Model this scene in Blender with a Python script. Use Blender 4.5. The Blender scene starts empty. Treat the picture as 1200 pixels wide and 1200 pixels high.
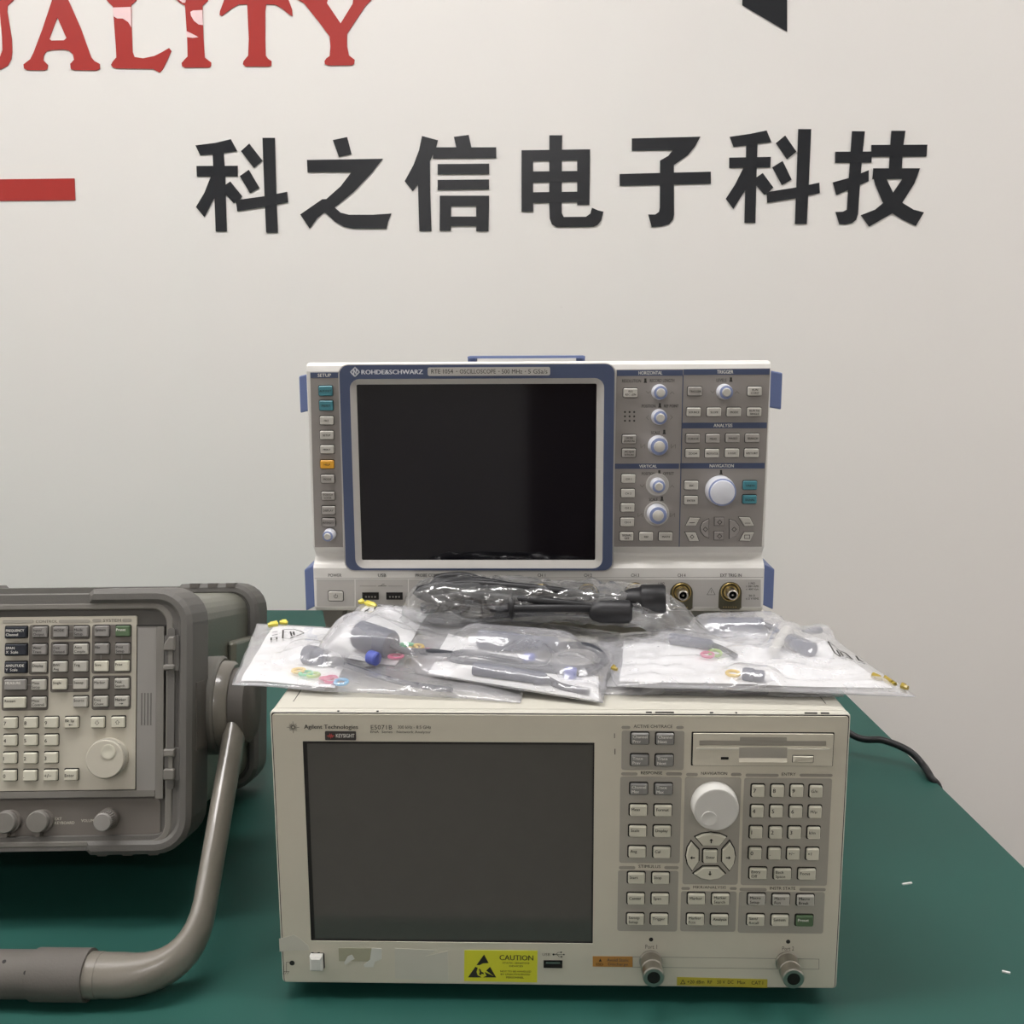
import bpy, math, random
from mathutils import Vector, Matrix, noise
R = math.radians
SC = bpy.context.scene
COL = SC.collection

# ------------------------------------------------------------------ camera
TABLE_Z = 0.75
EYE = Vector((0, 0, TABLE_Z + 0.503))
FOC, PIT, YAW, ROLL = 1193.2, 0.1681, -0.0271, 0.0055
FWD = Vector((math.sin(YAW) * math.cos(PIT), math.cos(YAW) * math.cos(PIT), -math.sin(PIT)))
_r = Vector((math.cos(YAW), -math.sin(YAW), 0)); _u = _r.cross(FWD)
RGT = math.cos(ROLL) * _r - math.sin(ROLL) * _u
UPV = math.sin(ROLL) * _r + math.cos(ROLL) * _u
cd = bpy.data.cameras.new('camera'); cam = bpy.data.objects.new('camera', cd); COL.objects.link(cam)
cd.sensor_width = 36; cd.lens = 36 * FOC / 1200; cd.clip_start = 0.02
cam.matrix_world = Matrix((( RGT.x, UPV.x, -FWD.x, EYE.x), (RGT.y, UPV.y, -FWD.y, EYE.y), (RGT.z, UPV.z, -FWD.z, EYE.z), (0, 0, 0, 1)))
SC.camera = cam

def ray(px, py): return (px - 600) / FOC * RGT - (py - 600) / FOC * UPV + FWD
def at_z(px, py, z):
    d = ray(px, py); return EYE + d * ((z - EYE.z) / d.z)
def at_y(px, py, y):
    d = ray(px, py); return EYE + d * (y / d.y)

class Frame:
    """local frame of an instrument: x right, y into it, z up its front"""
    def __init__(s, m): s.m = m; s.i = m.inverted(); s.o = s.i @ EYE; s.r3 = s.i.to_3x3()
    def uv(s, px, py, c=0.0):
        d = s.r3 @ ray(px, py); t = (c - s.o.y) / d.y; p = s.o + d * t
        return (p.x, p.z)
    def rect(s, x0, y0, x1, y1, c=0.0):
        xm, ym = (x0 + x1) / 2, (y0 + y1) / 2
        return (s.uv(x0, ym, c)[0], s.uv(xm, y1, c)[1], s.uv(x1, ym, c)[0], s.uv(xm, y0, c)[1])
    def pts(s, l, c=0.0): return [s.uv(x, y, c) for x, y in l]

# ------------------------------------------------------------------ materials
def lin(h):
    if isinstance(h, str):
        h = h.lstrip('#'); c = [int(h[i:i + 2], 16) / 255 for i in (0, 2, 4)]
    else: c = h
    return tuple((v / 12.92 if v <= 0.04045 else ((v + 0.055) / 1.055) ** 2.4) for v in c) + (1,)
M = {}
def mat(name, col, rough=0.5, metal=0.0, var=0.05, vscale=60, bump=0.0, bscale=800, spec=0.5, coat=0.0, alpha=1.0, trans=0.0, emit=None):
    m = bpy.data.materials.new(name); m.use_nodes = True; nt = m.node_tree; b = nt.nodes['Principled BSDF']
    c = lin(col); tc = nt.nodes.new('ShaderNodeTexCoord'); nz = nt.nodes.new('ShaderNodeTexNoise')
    nz.inputs['Scale'].default_value = vscale; nz.inputs['Detail'].default_value = 5
    nt.links.new(tc.outputs['Object'], nz.inputs['Vector'])
    mx = nt.nodes.new('ShaderNodeMix'); mx.data_type = 'RGBA'
    mx.inputs[6].default_value = tuple(max(0, v * (1 - var)) for v in c[:3]) + (1,)
    mx.inputs[7].default_value = tuple(min(1, v * (1 + var)) for v in c[:3]) + (1,)
    nt.links.new(nz.outputs['Fac'], mx.inputs[0]); nt.links.new(mx.outputs[2], b.inputs['Base Color'])
    b.inputs['Roughness'].default_value = rough; b.inputs['Metallic'].default_value = metal
    b.inputs['Specular IOR Level'].default_value = spec; b.inputs['Coat Weight'].default_value = coat
    b.inputs['Alpha'].default_value = alpha; b.inputs['Transmission Weight'].default_value = trans
    if emit:
        b.inputs['Emission Color'].default_value = lin(emit[0]); b.inputs['Emission Strength'].default_value = emit[1]
    if bump:
        n2 = nt.nodes.new('ShaderNodeTexNoise'); n2.inputs['Scale'].default_value = bscale; n2.inputs['Detail'].default_value = 3
        nt.links.new(tc.outputs['Object'], n2.inputs['Vector'])
        bp = nt.nodes.new('ShaderNodeBump'); bp.inputs['Strength'].default_value = bump; bp.inputs['Distance'].default_value = 0.002
        nt.links.new(n2.outputs['Fac'], bp.inputs['Height']); nt.links.new(bp.outputs['Normal'], b.inputs['Normal'])
    M[name] = m; return m

mat('cream_case', '#c9c6ba', 0.45, var=0.03, bump=0.05, bscale=1500)
mat('beige_panel', '#cbc6b6', 0.5, var=0.03, bump=0.05, bscale=1500)
mat('grey_pad', '#a39f95', 0.55, var=0.03)
mat('pad_bar', '#98948a', 0.55, var=0.03)
mat('gap', '#191816', 0.7, var=0.1)
mat('ivory_key', '#c9c6b6', 0.45, var=0.03)
mat('pale_grey_key', '#b1aea5', 0.45, var=0.03)
mat('grey_key', '#83827f', 0.45, var=0.03)
mat('green_key', '#536a4c', 0.45, var=0.05)
mat('ink', '#25241f', 0.6)
mat('soft_ink', '#55524b', 0.6)
mat('white_ink', '#e6e4dc', 0.6)
mat('analyzer_glass', '#4c4b47', 0.1, var=0.05, spec=0.7)
mat('scope_glass', '#141318', 0.06, var=0.1, spec=0.35)
mat('white_knob', '#d0cfca', 0.4, var=0.02)
mat('steel', '#b0aca4', 0.3, metal=1.0, var=0.1, vscale=300)
mat('nickel_dark', '#2a2826', 0.4, metal=0.6)
mat('gold', '#a8935f', 0.3, metal=1.0, var=0.1)
mat('olive_plate', '#48442f', 0.45)
mat('caution_yellow', '#d8d637', 0.5, var=0.03)
mat('label_yellow', '#b7a93a', 0.5, var=0.05)
mat('label_orange', '#b3803f', 0.5, var=0.05)
mat('badge_dark', '#3b3735', 0.35)
mat('badge_red', '#c0504a', 0.5)
mat('adhesive', '#a5a28c', 0.6, var=0.1, vscale=150)
mat('tape_pale', '#c6c3b7', 0.35, var=0.03)
mat('torn_paper', '#cfcfc8', 0.5, var=0.05)
mat('scope_white', '#dedcd7', 0.4, var=0.02, bump=0.03, bscale=1500)
mat('scope_grey', '#8f8a86', 0.5, var=0.02)
mat('scope_silver', '#b5b2ad', 0.4, var=0.02)
mat('scope_blue', '#414c68', 0.45, var=0.03)
mat('bumper_blue', '#63729d', 0.5, var=0.04, bump=0.08, bscale=900)
mat('key_silver', '#bcb9b1', 0.4, var=0.03)
mat('key_dim', '#a09c96', 0.4, var=0.03)
mat('key_teal', '#417f8a', 0.4, var=0.04)
mat('key_yellow', '#dca02c', 0.4, var=0.04)
mat('knob_pale', '#d3d5dc', 0.35, var=0.02)
mat('knob_blue', '#7c88ad', 0.4, var=0.03)
mat('rubber_grey', '#64625e', 0.65, var=0.04, bump=0.1, bscale=700)
mat('rubber_light', '#78756f', 0.6, var=0.04, bump=0.08, bscale=700)
mat('case_metal', '#858579', 0.34, metal=0.35, var=0.03, bump=0.12, bscale=420)
mat('panel_cream', '#bdb8aa', 0.5, var=0.02)
mat('panel_dark', '#6d6862', 0.55, var=0.03)
mat('shutter_grey', '#8c8985', 0.5, var=0.02)
mat('navy_key', '#1d222c', 0.35, var=0.05)
mat('handle_paint', '#7b766d', 0.3, var=0.04, bump=0.08, bscale=260, coat=0.3)
mat('grip_rubber', '#5f5b56', 0.7, var=0.06, bump=0.1, bscale=500)
mat('mat_green', '#1f5048', 0.55, var=0.06, vscale=14, bump=0.05, bscale=900, spec=0.4)
mat('table_steel', '#8a8a86', 0.5)
mat('cable_black', '#17171a', 0.45, var=0.1)
mat('letter_black', '#25272b', 0.22, var=0.04, spec=0.5)
mat('letter_red', '#a8312c', 0.3, var=0.04)
mat('letter_reflection', '#eecfd0', 0.4)  # reflections on the glossy red letters, painted as pale pink
mat('paper', '#eeeeee', 0.7, var=0.01)
mat('probe_grey', '#454b5e', 0.4, var=0.05)
mat('probe_dark', '#34373f', 0.45, var=0.05)
mat('blue_cap', '#525fb0', 0.4)
mat('zip_yellow', '#e0d24a', 0.3, alpha=0.9)
mat('zip_brass', '#a8933c', 0.3, alpha=0.95)
mat('ring_green', '#4fbd83', 0.3); mat('ring_yellow', '#e9c651', 0.3); mat('ring_pink', '#dd5f8a', 0.3); mat('ring_blue', '#58aede', 0.3); mat('ring_lime', '#a3c95a', 0.3)
mat('lead_yellow', '#d9c76a', 0.4)
mat('floor_tile', '#8d8b86', 0.35, var=0.05, vscale=3)
mat('ceiling_paint', '#e6e4df', 0.8, var=0.02)
mat('lamp_frame', '#e4e4e2', 0.4)
mat('lamp_diffuser', '#ffffff', 0.5, emit=('#fdfaf9', 11.5))
mat('door_wood', '#5e4a3c', 0.45, var=0.15, vscale=8)
mat('scrap', '#e8e8e6', 0.5)

def film(name, tint, milk, rough, bump, scale, gl):
    """plastic film: see-through, a little milky, mirror-like where it turns edge-on"""
    m = bpy.data.materials.new(name); m.use_nodes = True; nt = m.node_tree; nt.nodes.clear(); N = nt.nodes.new; K = nt.links.new
    out = N('ShaderNodeOutputMaterial'); tr = N('ShaderNodeBsdfTransparent'); df = N('ShaderNodeBsdfDiffuse'); tl = N('ShaderNodeBsdfTranslucent'); gs = N('ShaderNodeBsdfGlossy')
    df.inputs['Color'].default_value = lin(tint); tl.inputs['Color'].default_value = lin(tint); gs.inputs['Roughness'].default_value = rough; gs.inputs['Color'].default_value = (.95, .95, .95, 1)
    tc = N('ShaderNodeTexCoord'); n1 = N('ShaderNodeTexNoise'); n1.inputs['Scale'].default_value = scale; n1.inputs['Detail'].default_value = 4; n1.inputs['Distortion'].default_value = .6
    K(tc.outputs['Object'], n1.inputs['Vector']); bp = N('ShaderNodeBump'); bp.inputs['Strength'].default_value = bump; bp.inputs['Distance'].default_value = .004; K(n1.outputs['Fac'], bp.inputs['Height'])
    K(bp.outputs['Normal'], gs.inputs['Normal'])
    ds = N('ShaderNodeMixShader'); ds.inputs[0].default_value = .35; K(df.outputs[0], ds.inputs[1]); K(tl.outputs[0], ds.inputs[2])
    m1 = N('ShaderNodeMixShader'); n2 = N('ShaderNodeTexNoise'); n2.inputs['Scale'].default_value = 22; n2.inputs['Detail'].default_value = 3; K(tc.outputs['Object'], n2.inputs['Vector'])
    mm = N('ShaderNodeMath'); mm.operation = 'MULTIPLY_ADD'; mm.inputs[1].default_value = milk * .8; mm.inputs[2].default_value = milk * .6; K(n2.outputs['Fac'], mm.inputs[0])
    K(mm.outputs[0], m1.inputs[0]); K(tr.outputs[0], m1.inputs[1]); K(ds.outputs[0], m1.inputs[2])
    lw = N('ShaderNodeLayerWeight'); lw.inputs['Blend'].default_value = .5; K(bp.outputs['Normal'], lw.inputs['Normal'])
    pw = N('ShaderNodeMath'); pw.operation = 'POWER'; pw.inputs[1].default_value = 3; K(lw.outputs['Facing'], pw.inputs[0])
    ma = N('ShaderNodeMath'); ma.operation = 'MULTIPLY_ADD'; ma.inputs[1].default_value = .7; ma.inputs[2].default_value = gl; ma.use_clamp = True; K(pw.outputs[0], ma.inputs[0])
    m2 = N('ShaderNodeMixShader'); K(ma.outputs[0], m2.inputs[0]); K(m1.outputs[0], m2.inputs[1]); K(gs.outputs[0], m2.inputs[2]); K(m2.outputs[0], out.inputs[0]); M[name] = m; return m
film('bag_film', '#eeeef3', .30, .13, .6, 34, .05)
film('clear_film', '#eceef0', .14, .12, 1.0, 26, .13)

# wall paint: faint trowel waves and a few scuffs
def wall_mat():
    m = mat('wall_paint', '#e2dfdb', 0.5, var=0.015, vscale=2.5, bump=0.10, bscale=7)
    nt = m.node_tree; b = nt.nodes['Principled BSDF']; mx = [n for n in nt.nodes if n.type == 'MIX'][0]
    tc = [n for n in nt.nodes if n.type == 'TEX_COORD'][0]
    vo = nt.nodes.new('ShaderNodeTexVoronoi'); vo.inputs['Scale'].default_value = 3.2; vo.inputs['Randomness'].default_value = 1
    nt.links.new(tc.outputs['Object'], vo.inputs['Vector'])
    rp = nt.nodes.new('ShaderNodeValToRGB'); rp.color_ramp.elements[0].position = 0.008; rp.color_ramp.elements[0].color = (1, 1, 1, 1)
    rp.color_ramp.elements[1].position = 0.016; rp.color_ramp.elements[1].color = (0, 0, 0, 1)
    nt.links.new(vo.outputs['Distance'], rp.inputs['Fac'])
    m2 = nt.nodes.new('ShaderNodeMix'); m2.data_type = 'RGBA'; m2.inputs[7].default_value = lin('#a49c92')
    mul = nt.nodes.new('ShaderNodeMath'); mul.operation = 'MULTIPLY'; mul.inputs[1].default_value = 0.35
    nt.links.new(rp.outputs['Color'], mul.inputs[0]); nt.links.new(mul.outputs[0], m2.inputs[0])
    nt.links.new(mx.outputs[2], m2.inputs[6]); nt.links.new(m2.outputs[2], b.inputs['Base Color'])
wall_mat()

# ------------------------------------------------------------------ mesh builder
def rrect(u0, v0, u1, v1, r=0.0, n=4):
    if r <= 1e-6: return [(u0, v0), (u1, v0), (u1, v1), (u0, v1)]
    r = min(r, (u1 - u0) / 2.001, (v1 - v0) / 2.001); o = []
    for cx, cy, a in ((u1 - r, v0 + r, -90), (u1 - r, v1 - r, 0), (u0 + r, v1 - r, 90), (u0 + r, v0 + r, 180)):
        for k in range(n + 1):
            t = R(a + 90 * k / n); o.append((cx + r * math.cos(t), cy + r * math.sin(t)))
    return o
def circ(cu, cv, r, n=28, ry=None): return [(cu + r * math.cos(2 * math.pi * k / n), cv + (ry or r) * math.sin(2 * math.pi * k / n)) for k in range(n)]
def area2(p): return sum(p[i][0] * p[(i + 1) % len(p)][1] - p[(i + 1) % len(p)][0] * p[i][1] for i in range(len(p)))
def inset(p, d):
    n = len(p); s = 1 if area2(p) > 0 else -1; o = []
    for i in range(n):
        a, b, c = Vector(p[i - 1]), Vector(p[i]), Vector(p[(i + 1) % n])
        e1, e2 = (b - a), (c - b)
        if e1.length < 1e-9 or e2.length < 1e-9: o.append(p[i]); continue
        e1.normalize(); e2.normalize()
        n1, n2 = Vector((-e1.y, e1.x)) * s, Vector((-e2.y, e2.x)) * s
        k = n1 + n2; L = k.length
        if L < 0.3: o.append(p[i]); continue
        k /= L; q = b + k * d / max(0.35, k.dot(n1)); o.append((q.x, q.y))
    return o

_tc = {}
def text_geo(s, bold=0.0):
    bold = 0.0
    if (s, bold) in _tc: return _tc[(s, bold)]
    c = bpy.data.curves.new('t', 'FONT'); c.body = s; c.size = 1; c.resolution_u = 2; c.offset = bold; c.align_x = 'LEFT'
    o = bpy.data.objects.new('t', c); COL.objects.link(o)
    dg = bpy.context.evaluated_depsgraph_get(); e = o.evaluated_get(dg); me = e.to_mesh()
    vs = [(v.co.x, v.co.y) for v in me.vertices]; fs = [tuple(p.vertices) for p in me.polygons]
    e.to_mesh_clear(); bpy.data.objects.remove(o); bpy.data.curves.remove(c)
    _tc[(s, bold)] = (vs, fs); return vs, fs

class MB:
    def __init__(s, *mats): s.v = []; s.f = []; s.m = []; s.sm = []; s.mats = list(mats)
    def slot(s, name):
        if name not in s.mats: s.mats.append(name)
        return s.mats.index(name)
    def add(s, vs, fs, mat=None, smooth=False):
        k = s.slot(mat) if mat else 0; o = len(s.v); s.v += [tuple(v) for v in vs]
        for f in fs: s.f.append(tuple(i + o for i in f)); s.m.append(k); s.sm.append(smooth)
    def box(s, x0, x1, y0, y1, z0, z1, mat=None):
        vs = [(x, y, z) for x in (x0, x1) for y in (y0, y1) for z in (z0, z1)]
        s.add(vs, [(0, 1, 3, 2), (4, 6, 7, 5), (0, 4, 5, 1), (2, 3, 7, 6), (0, 2, 6, 4), (1, 5, 7, 3)], mat)
    def prism(s, poly, y0, y1, ch=0.0, mat=None, taper=0.0, back=True, smooth=False):
        """poly in (x,z), front face at y0, back at y1"""
        p = poly if area2(poly) > 0 else poly[::-1]; n = len(p)
        L = [[(x, y1, z) for x, z in p]]
        q = inset(p, taper) if taper else p
        if ch: L.append([(x, y0 + ch, z) for x, z in q]); L.append([(x, y0, z) for x, z in inset(q, ch)])
        else: L.append([(x, y0, z) for x, z in q])
        vs = sum(L, []); fs = []
        for k in range(len(L) - 1):
            for i in range(n): j = (i + 1) % n; fs.append((k * n + i, k * n + j, (k + 1) * n + j, (k + 1) * n + i))
        s.add(vs, fs, mat, smooth); o = (len(L) - 1) * n
        s.add(L[-1], [tuple(range(n))], mat)
        if back: s.add(L[0], [tuple(range(n))[::-1]], mat)
    def ring(s, po, pi, y0, y1, mat=None, yi=None):
        """plate with a hole: outer and inner loops of equal count; yi = front depth at the hole's rim"""
        n = len(po); yi = y0 if yi is None else yi
        L = [[(x, y1, z) for x, z in po], [(x, y0, z) for x, z in po], [(x, yi, z) for x, z in pi], [(x, y1, z) for x, z in pi]]
        fs = []
        for k in range(4):
            kk = (k + 1) % 4
            for i in range(n): j = (i + 1) % n; fs.append((k * n + i, k * n + j, kk * n + j, kk * n + i))
        s.add(sum(L, []), fs, mat)
    def lathe(s, c, prof, mat=None, n=32, axis=Vector((0, -1, 0)), smooth=True, cap=True):
        """prof: list of (radius, height along axis)"""
        axis = Vector(axis).normalized(); a = axis.orthogonal().normalized(); b = axis.cross(a); c = Vector(c)
        vs = []; fs = []
        for r, h in prof:
            for k in range(n):
                t = 2 * math.pi * k / n; vs.append(c + axis * h + (a * math.cos(t) + b * math.sin(t)) * r)
        for q in range(len(prof) - 1):
            for k in range(n): j = (k + 1) % n; fs.append((q * n + k, q * n + j, (q + 1) * n + j, (q + 1) * n + k))
        s.add(vs, fs, mat, smooth)
        if cap:
            for q, rev in ((0, True), (len(prof) - 1, False)):
                if prof[q][0] > 1e-6:
                    l = list(range(n)); s.add(vs[q * n:(q + 1) * n], [tuple(l[::-1] if rev else l)], mat)
    def tube(s, path, r, mat=None, n=10, closed=False, rb=None, nrm=None):
        """sweep; r may be a list; rb = half width along nrm (oval)"""
        P = [Vector(p) for p in path]; m = len(P); vs = []; fs = []; prev = None
        for i in range(m):
            t = (P[(i + 1) % m] - P[i - 1]) if closed else (P[min(i + 1, m - 1)] - P[max(i - 1, 0)])
            t.normalize()
            if nrm is not None: b = Vector(nrm); b = (b - t * b.dot(t)).normalized(); a = b.cross(t)
            else:
                a = t.orthogonal().normalized() if prev is None else (prev - t * prev.dot(t)).normalized()
                prev = a; b = t.cross(a)
            ri = r[i] if isinstance(r, (list, tuple)) else r; rbi = ri if rb is None else rb
            for k in range(n):
                q = 2 * math.pi * k / n; vs.append(P[i] + a * (ri * math.cos(q)) + b * (rbi * math.sin(q)))
        for i in range(m if closed else m - 1):
            ii = (i + 1) % m
            for k in range(n): j = (k + 1) % n; fs.append((i * n + k, i * n + j, ii * n + j, ii * n + k))
        s.add(vs, fs, mat, True)
        if not closed:
            s.add(vs[:n], [tuple(range(n))[::-1]], mat); s.add(vs[-n:], [tuple(range(n))], mat)
    def text(s, st, u0, v0, u1, v1, y, mat='ink', bold=0.0, fit=True):
        """flat lettering filling the box u0..u1, v0..v1 on the plane y"""
        vs, fs = text_geo(st, bold)
        if not vs: return
        x0 = min(v[0] for v in vs); x1 = max(v[0] for v in vs); y0 = min(v[1] for v in vs); y1 = max(v[1] for v in vs)
        sx = (u1 - u0) / max(1e-6, x1 - x0); sy = (v1 - v0) / max(1e-6, y1 - y0)
        if not fit: sx = sy = min(sx, sy)
        ox, oz = (u0 if fit else (u0 + u1) / 2 - (x1 - x0) * sx / 2), (v0 if fit else (v0 + v1) / 2 - (y1 - y0) * sy / 2)
        for k in range(2 if bold else 1):      # a second strike makes the heavier weight
            s.add([(ox + (a - x0 + k * bold * 2.2) * sx, y - k * .00003, oz + (b - y0) * sy) for a, b in vs], fs, mat)
    def line(s, pts, w, y, mat='ink', closed=False):
        P = [Vector(p) for p in pts]; m = len(P)
        for i in range(m if closed else m - 1):
            a, b = P[i], P[(i + 1) % m]; d = (b - a)
            if d.length < 1e-9: continue
            d = d.normalized() * w / 2; nn = Vector((-d.y, d.x)); a2, b2 = a - d, b + d
            s.add([(q.x, y, q.y) for q in (a2 - nn, b2 - nn, b2 + nn, a2 + nn)], [(0, 1, 2, 3)], mat)
    def build(s, name, parent=None, loc=None, bevel=0.0, segs=2, angle=35, smooth_angle=None):
        me = bpy.data.meshes.new(name); off = Vector(loc) if loc is not None else Vector((0, 0, 0))
        me.from_pydata([tuple(Vector(v) - off) for v in s.v], [], s.f)
        for mm in s.mats: me.materials.append(M[mm])
        me.polygons.foreach_set('material_index', s.m); me.polygons.foreach_set('use_smooth', s.sm); me.update()
        if any(s.sm) and not any('film' in q for q in s.mats): me.set_sharp_from_angle(angle=R(38))
        o = bpy.data.objects.new(name, me); COL.objects.link(o); o.location = off
        if parent is not None: o.parent = parent
        if bevel:
            b = o.modifiers.new('edge', 'BEVEL'); b.width = bevel; b.segments = segs; b.limit_method = 'ANGLE'; b.angle_limit = R(angle)
        return o

def tag(o, label=None, cat=None, group=None, kind=None):
    if label: o['label'] = label
    if cat: o['category'] = cat
    if group: o['group'] = group
    if kind: o['kind'] = kind
    return o
def thing(name, label, cat, m=None, group=None):
    o = bpy.data.objects.new(name, None); COL.objects.link(o); o.empty_display_size = 0.05
    if m is not None: o.matrix_world = m
    return tag(o, label, cat, group)
# ------------------------------------------------------------------ room
WY = 1.86; RX0, RX1, RY0, CH = -2.6, 2.6, -3.0, 2.85
def slab(name, x0, x1, y0, y1, z0, z1, m):
    b = MB(m); b.box(x0, x1, y0, y1, z0, z1); return tag(b.build(name), kind='structure')
slab('floor', RX0, RX1, RY0, WY, -0.1, 0, 'floor_tile')
slab('ceiling', RX0, RX1, RY0, WY, CH, CH + 0.1, 'ceiling_paint')
slab('wall_back', RX0 - .1, RX1 + .1, WY, WY + 0.1, -0.1, CH + .1, 'wall_paint')
slab('wall_left', RX0 - 0.1, RX0, RY0, WY, -0.1, CH + .1, 'wall_paint')
slab('wall_right', RX1, RX1 + 0.1, RY0, WY, -0.1, CH + .1, 'wall_paint')
slab('wall_front', RX0 - .1, RX1 + .1, RY0 - 0.1, RY0, -0.1, CH + .1, 'wall_paint')
slab('baseboard_back', RX0, RX1, WY - 0.012, WY, 0, 0.09, 'lamp_frame')
b = MB('door_wood'); b.prism(rrect(-0.05, 0.0, 0.85, 2.05), RY0, RY0 + 0.04, 0.0)
for z0, z1 in ((0.15, 0.95), (1.1, 1.9)): b.ring(rrect(0.07, z0, 0.73, z1), rrect(0.11, z0 + .04, 0.69, z1 - .04), RY0 + 0.052, RY0 + 0.04)
dr = tag(b.build('door_1'), kind='structure')
b = MB('steel'); b.lathe((0.76, RY0 + 0.04, 1.0), [(0.012, 0), (0.012, .03), (0.026, .035), (0.026, .06), (0.015, .07)], axis=(0, 1, 0)); b.build('door_handle', dr)

LAMPS = [(-0.4, 0.75), (1.75, 0.6), (-1.85, 0.35), (-0.3, -2.2)]  # first panel follows the shadows; the other three are added, unseen fill
for i, (x, y) in enumerate(LAMPS):
    t = thing('ceiling_light', ['ceiling light panel above the workbench', 'added ceiling fill panel near the right wall', 'added ceiling fill panel near the left wall', 'added ceiling fill panel over the far end of the room, by the door'][i], 'light', Matrix.Translation((x, y, CH)), 'ceiling light panels')
    b = MB('lamp_frame'); w, d = 0.6, 0.15
    for x0, x1, y0, y1 in ((-w - .02, -w, -d - .02, d + .02), (w, w + .02, -d - .02, d + .02), (-w, w, -d - .02, -d), (-w, w, d, d + .02)): b.box(x0, x1, y0, y1, -0.03, 0)
    b.build('frame', t)
    b = MB('lamp_diffuser'); b.box(-w, w, -d, d, -0.02, -0.002); b.build('diffuser', t)

# ------------------------------------------------------------------ workbench and mat
TX0 = -1.5
def edge_x(y): return 0.4649 - 0.0567 * (y - 0.919)
TY0, TY1 = 0.600, 1.855
poly = [(TX0, TY0), (edge_x(TY0), TY0), (edge_x(TY1), TY1), (TX0, TY1)]
t = thing('workbench', 'long workbench under the green mat, set against the white wall', 'table', Matrix.Translation((-0.5, 1.2, 0)))
def flat(b, poly, z0, z1, off=(0, 0)):
    n = len(poly); vs = [(x - off[0], y - off[1], z) for z in (z0, z1) for x, y in poly]
    b.add(vs, [tuple(range(n))[::-1], tuple(range(n, 2 * n))] + [(i, (i + 1) % n, n + (i + 1) % n, n + i) for i in range(n)])
b = MB('table_steel'); flat(b, inset(poly, 0.004), TABLE_Z - 0.035, TABLE_Z - 0.003, (-0.5, 1.2)); b.build('table_top', t)
for x, y in ((TX0 + .06, TY0 + .06), (edge_x(TY0) - .06, TY0 + .06), (edge_x(TY1) - .06, TY1 - .06), (TX0 + .06, TY1 - .06)):
    b = MB('table_steel'); b.box(x + .5 - .025, x + .5 + .025, y - 1.2 - .025, y - 1.2 + .025, 0, TABLE_Z - 0.035); b.build('leg', t, bevel=0.003)
b = MB('mat_green'); flat(b, poly, TABLE_Z - 0.003, TABLE_Z)
n = 0
tag(b.build('bench_mat', loc=(-0.5, 1.2, TABLE_Z)), 'dark green rubber mat covering the whole workbench top', 'mat')
for i, (px, py, ln, lb) in enumerate(((1063, 1036, .005, 'longer white plastic scrap on the green mat at right'), (1179, 1140, .003, 'small white plastic scrap on the green mat near its right front edge'))):
    p = at_z(px, py, TABLE_Z); b = MB('scrap')
    b.box(p.x - ln, p.x + ln, p.y - .0009, p.y + .0009, TABLE_Z, TABLE_Z + .0012)
    o = tag(b.build('plastic_scrap', loc=(p.x, p.y, TABLE_Z)), lb, 'scrap'); o.rotation_euler.z = R(16 - 40 * i)

# ------------------------------------------------------------------ lettering fixed to the wall
def wall_pts(l): return [(lambda p: (p.x, p.z))(at_y(x, y, WY - 0.002)) for x, y in l]
def wall_thing(name, polys, m, label, cat, group=None, rings=(), extra=()):
    b = MB(m)
    for i, p in enumerate(polys): b.prism(wall_pts(p), WY - 0.0018 - .00006 * i, WY - 0.0002)
    for po, pi in rings: b.ring(wall_pts(po), wall_pts(pi), WY - 0.0018, WY - 0.0002)
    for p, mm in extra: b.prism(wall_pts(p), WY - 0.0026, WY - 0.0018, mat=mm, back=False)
    xs = [v[0] for v in b.v]; zs = [v[2] for v in b.v]
    o = b.build(name, loc=((min(xs) + max(xs)) / 2, WY, min(zs))); return tag(o, label, cat, group)
def Z(x0, y0, k, polys): return [[(x0 + a / k, y0 + c / k) for a, c in p] for p in polys]
K = 1200 / 130
KE = [[(82, 187), (300, 160), (465, 120), (535, 250), (390, 268), (268, 285), (135, 298)], [(268, 265), (388, 265), (405, 520), (422, 1120), (302, 1120), (285, 700)],
      [(93, 410), (540, 408), (540, 522), (98, 524)], [(250, 520), (320, 520), (300, 740), (275, 775), (180, 965), (88, 855), (180, 700)],
      [(460, 578), (590, 740), (560, 775), (495, 812), (400, 705), (398, 620)],
      [(665, 168), (808, 352), (715, 432), (575, 250)], [(660, 452), (775, 645), (672, 705), (563, 520)],
      [(808, 106), (942, 106), (958, 720), (975, 1132), (848, 1132), (830, 740)], [(520, 780), (830, 738), (1075, 690), (1085, 802), (840, 852), (535, 900)]]
KE2 = [[(140, 187), (360, 155), (540, 118), (592, 245), (440, 262), (320, 282), (182, 298)], [(320, 262), (442, 262), (432, 560), (418, 1118), (300, 1118), (312, 560)],
       [(135, 412), (585, 404), (580, 518), (135, 525)], [(290, 520), (370, 520), (330, 740), (305, 770), (180, 968), (98, 858), (200, 700)],
       [(497, 578), (612, 735), (575, 775), (515, 815), (425, 710), (430, 625)],
       [(740, 172), (862, 348), (760, 430), (640, 255)], [(712, 448), (810, 650), (705, 710), (600, 518)],
       [(882, 104), (1022, 104), (995, 700), (973, 1130), (846, 1130), (862, 700)], [(540, 785), (860, 735), (1110, 683), (1115, 795), (860, 850), (545, 902)]]
ZHI = [[(415, 130), (570, 97), (618, 283), (480, 312)], [(135, 345), (955, 332), (840, 480), (625, 478), (142, 478)],
       [(622, 470), (850, 470), (640, 690), (430, 862), (310, 800), (345, 768), (500, 630)],
       [(300, 770), (350, 768), (445, 850), (315, 918), (245, 975), (165, 1088), (62, 935)],
       [(330, 800), (430, 855), (500, 915), (590, 938), (850, 938), (1048, 925), (1015, 1010), (995, 1090), (640, 1088), (540, 1070), (440, 1015), (345, 925), (300, 900)]]
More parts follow.
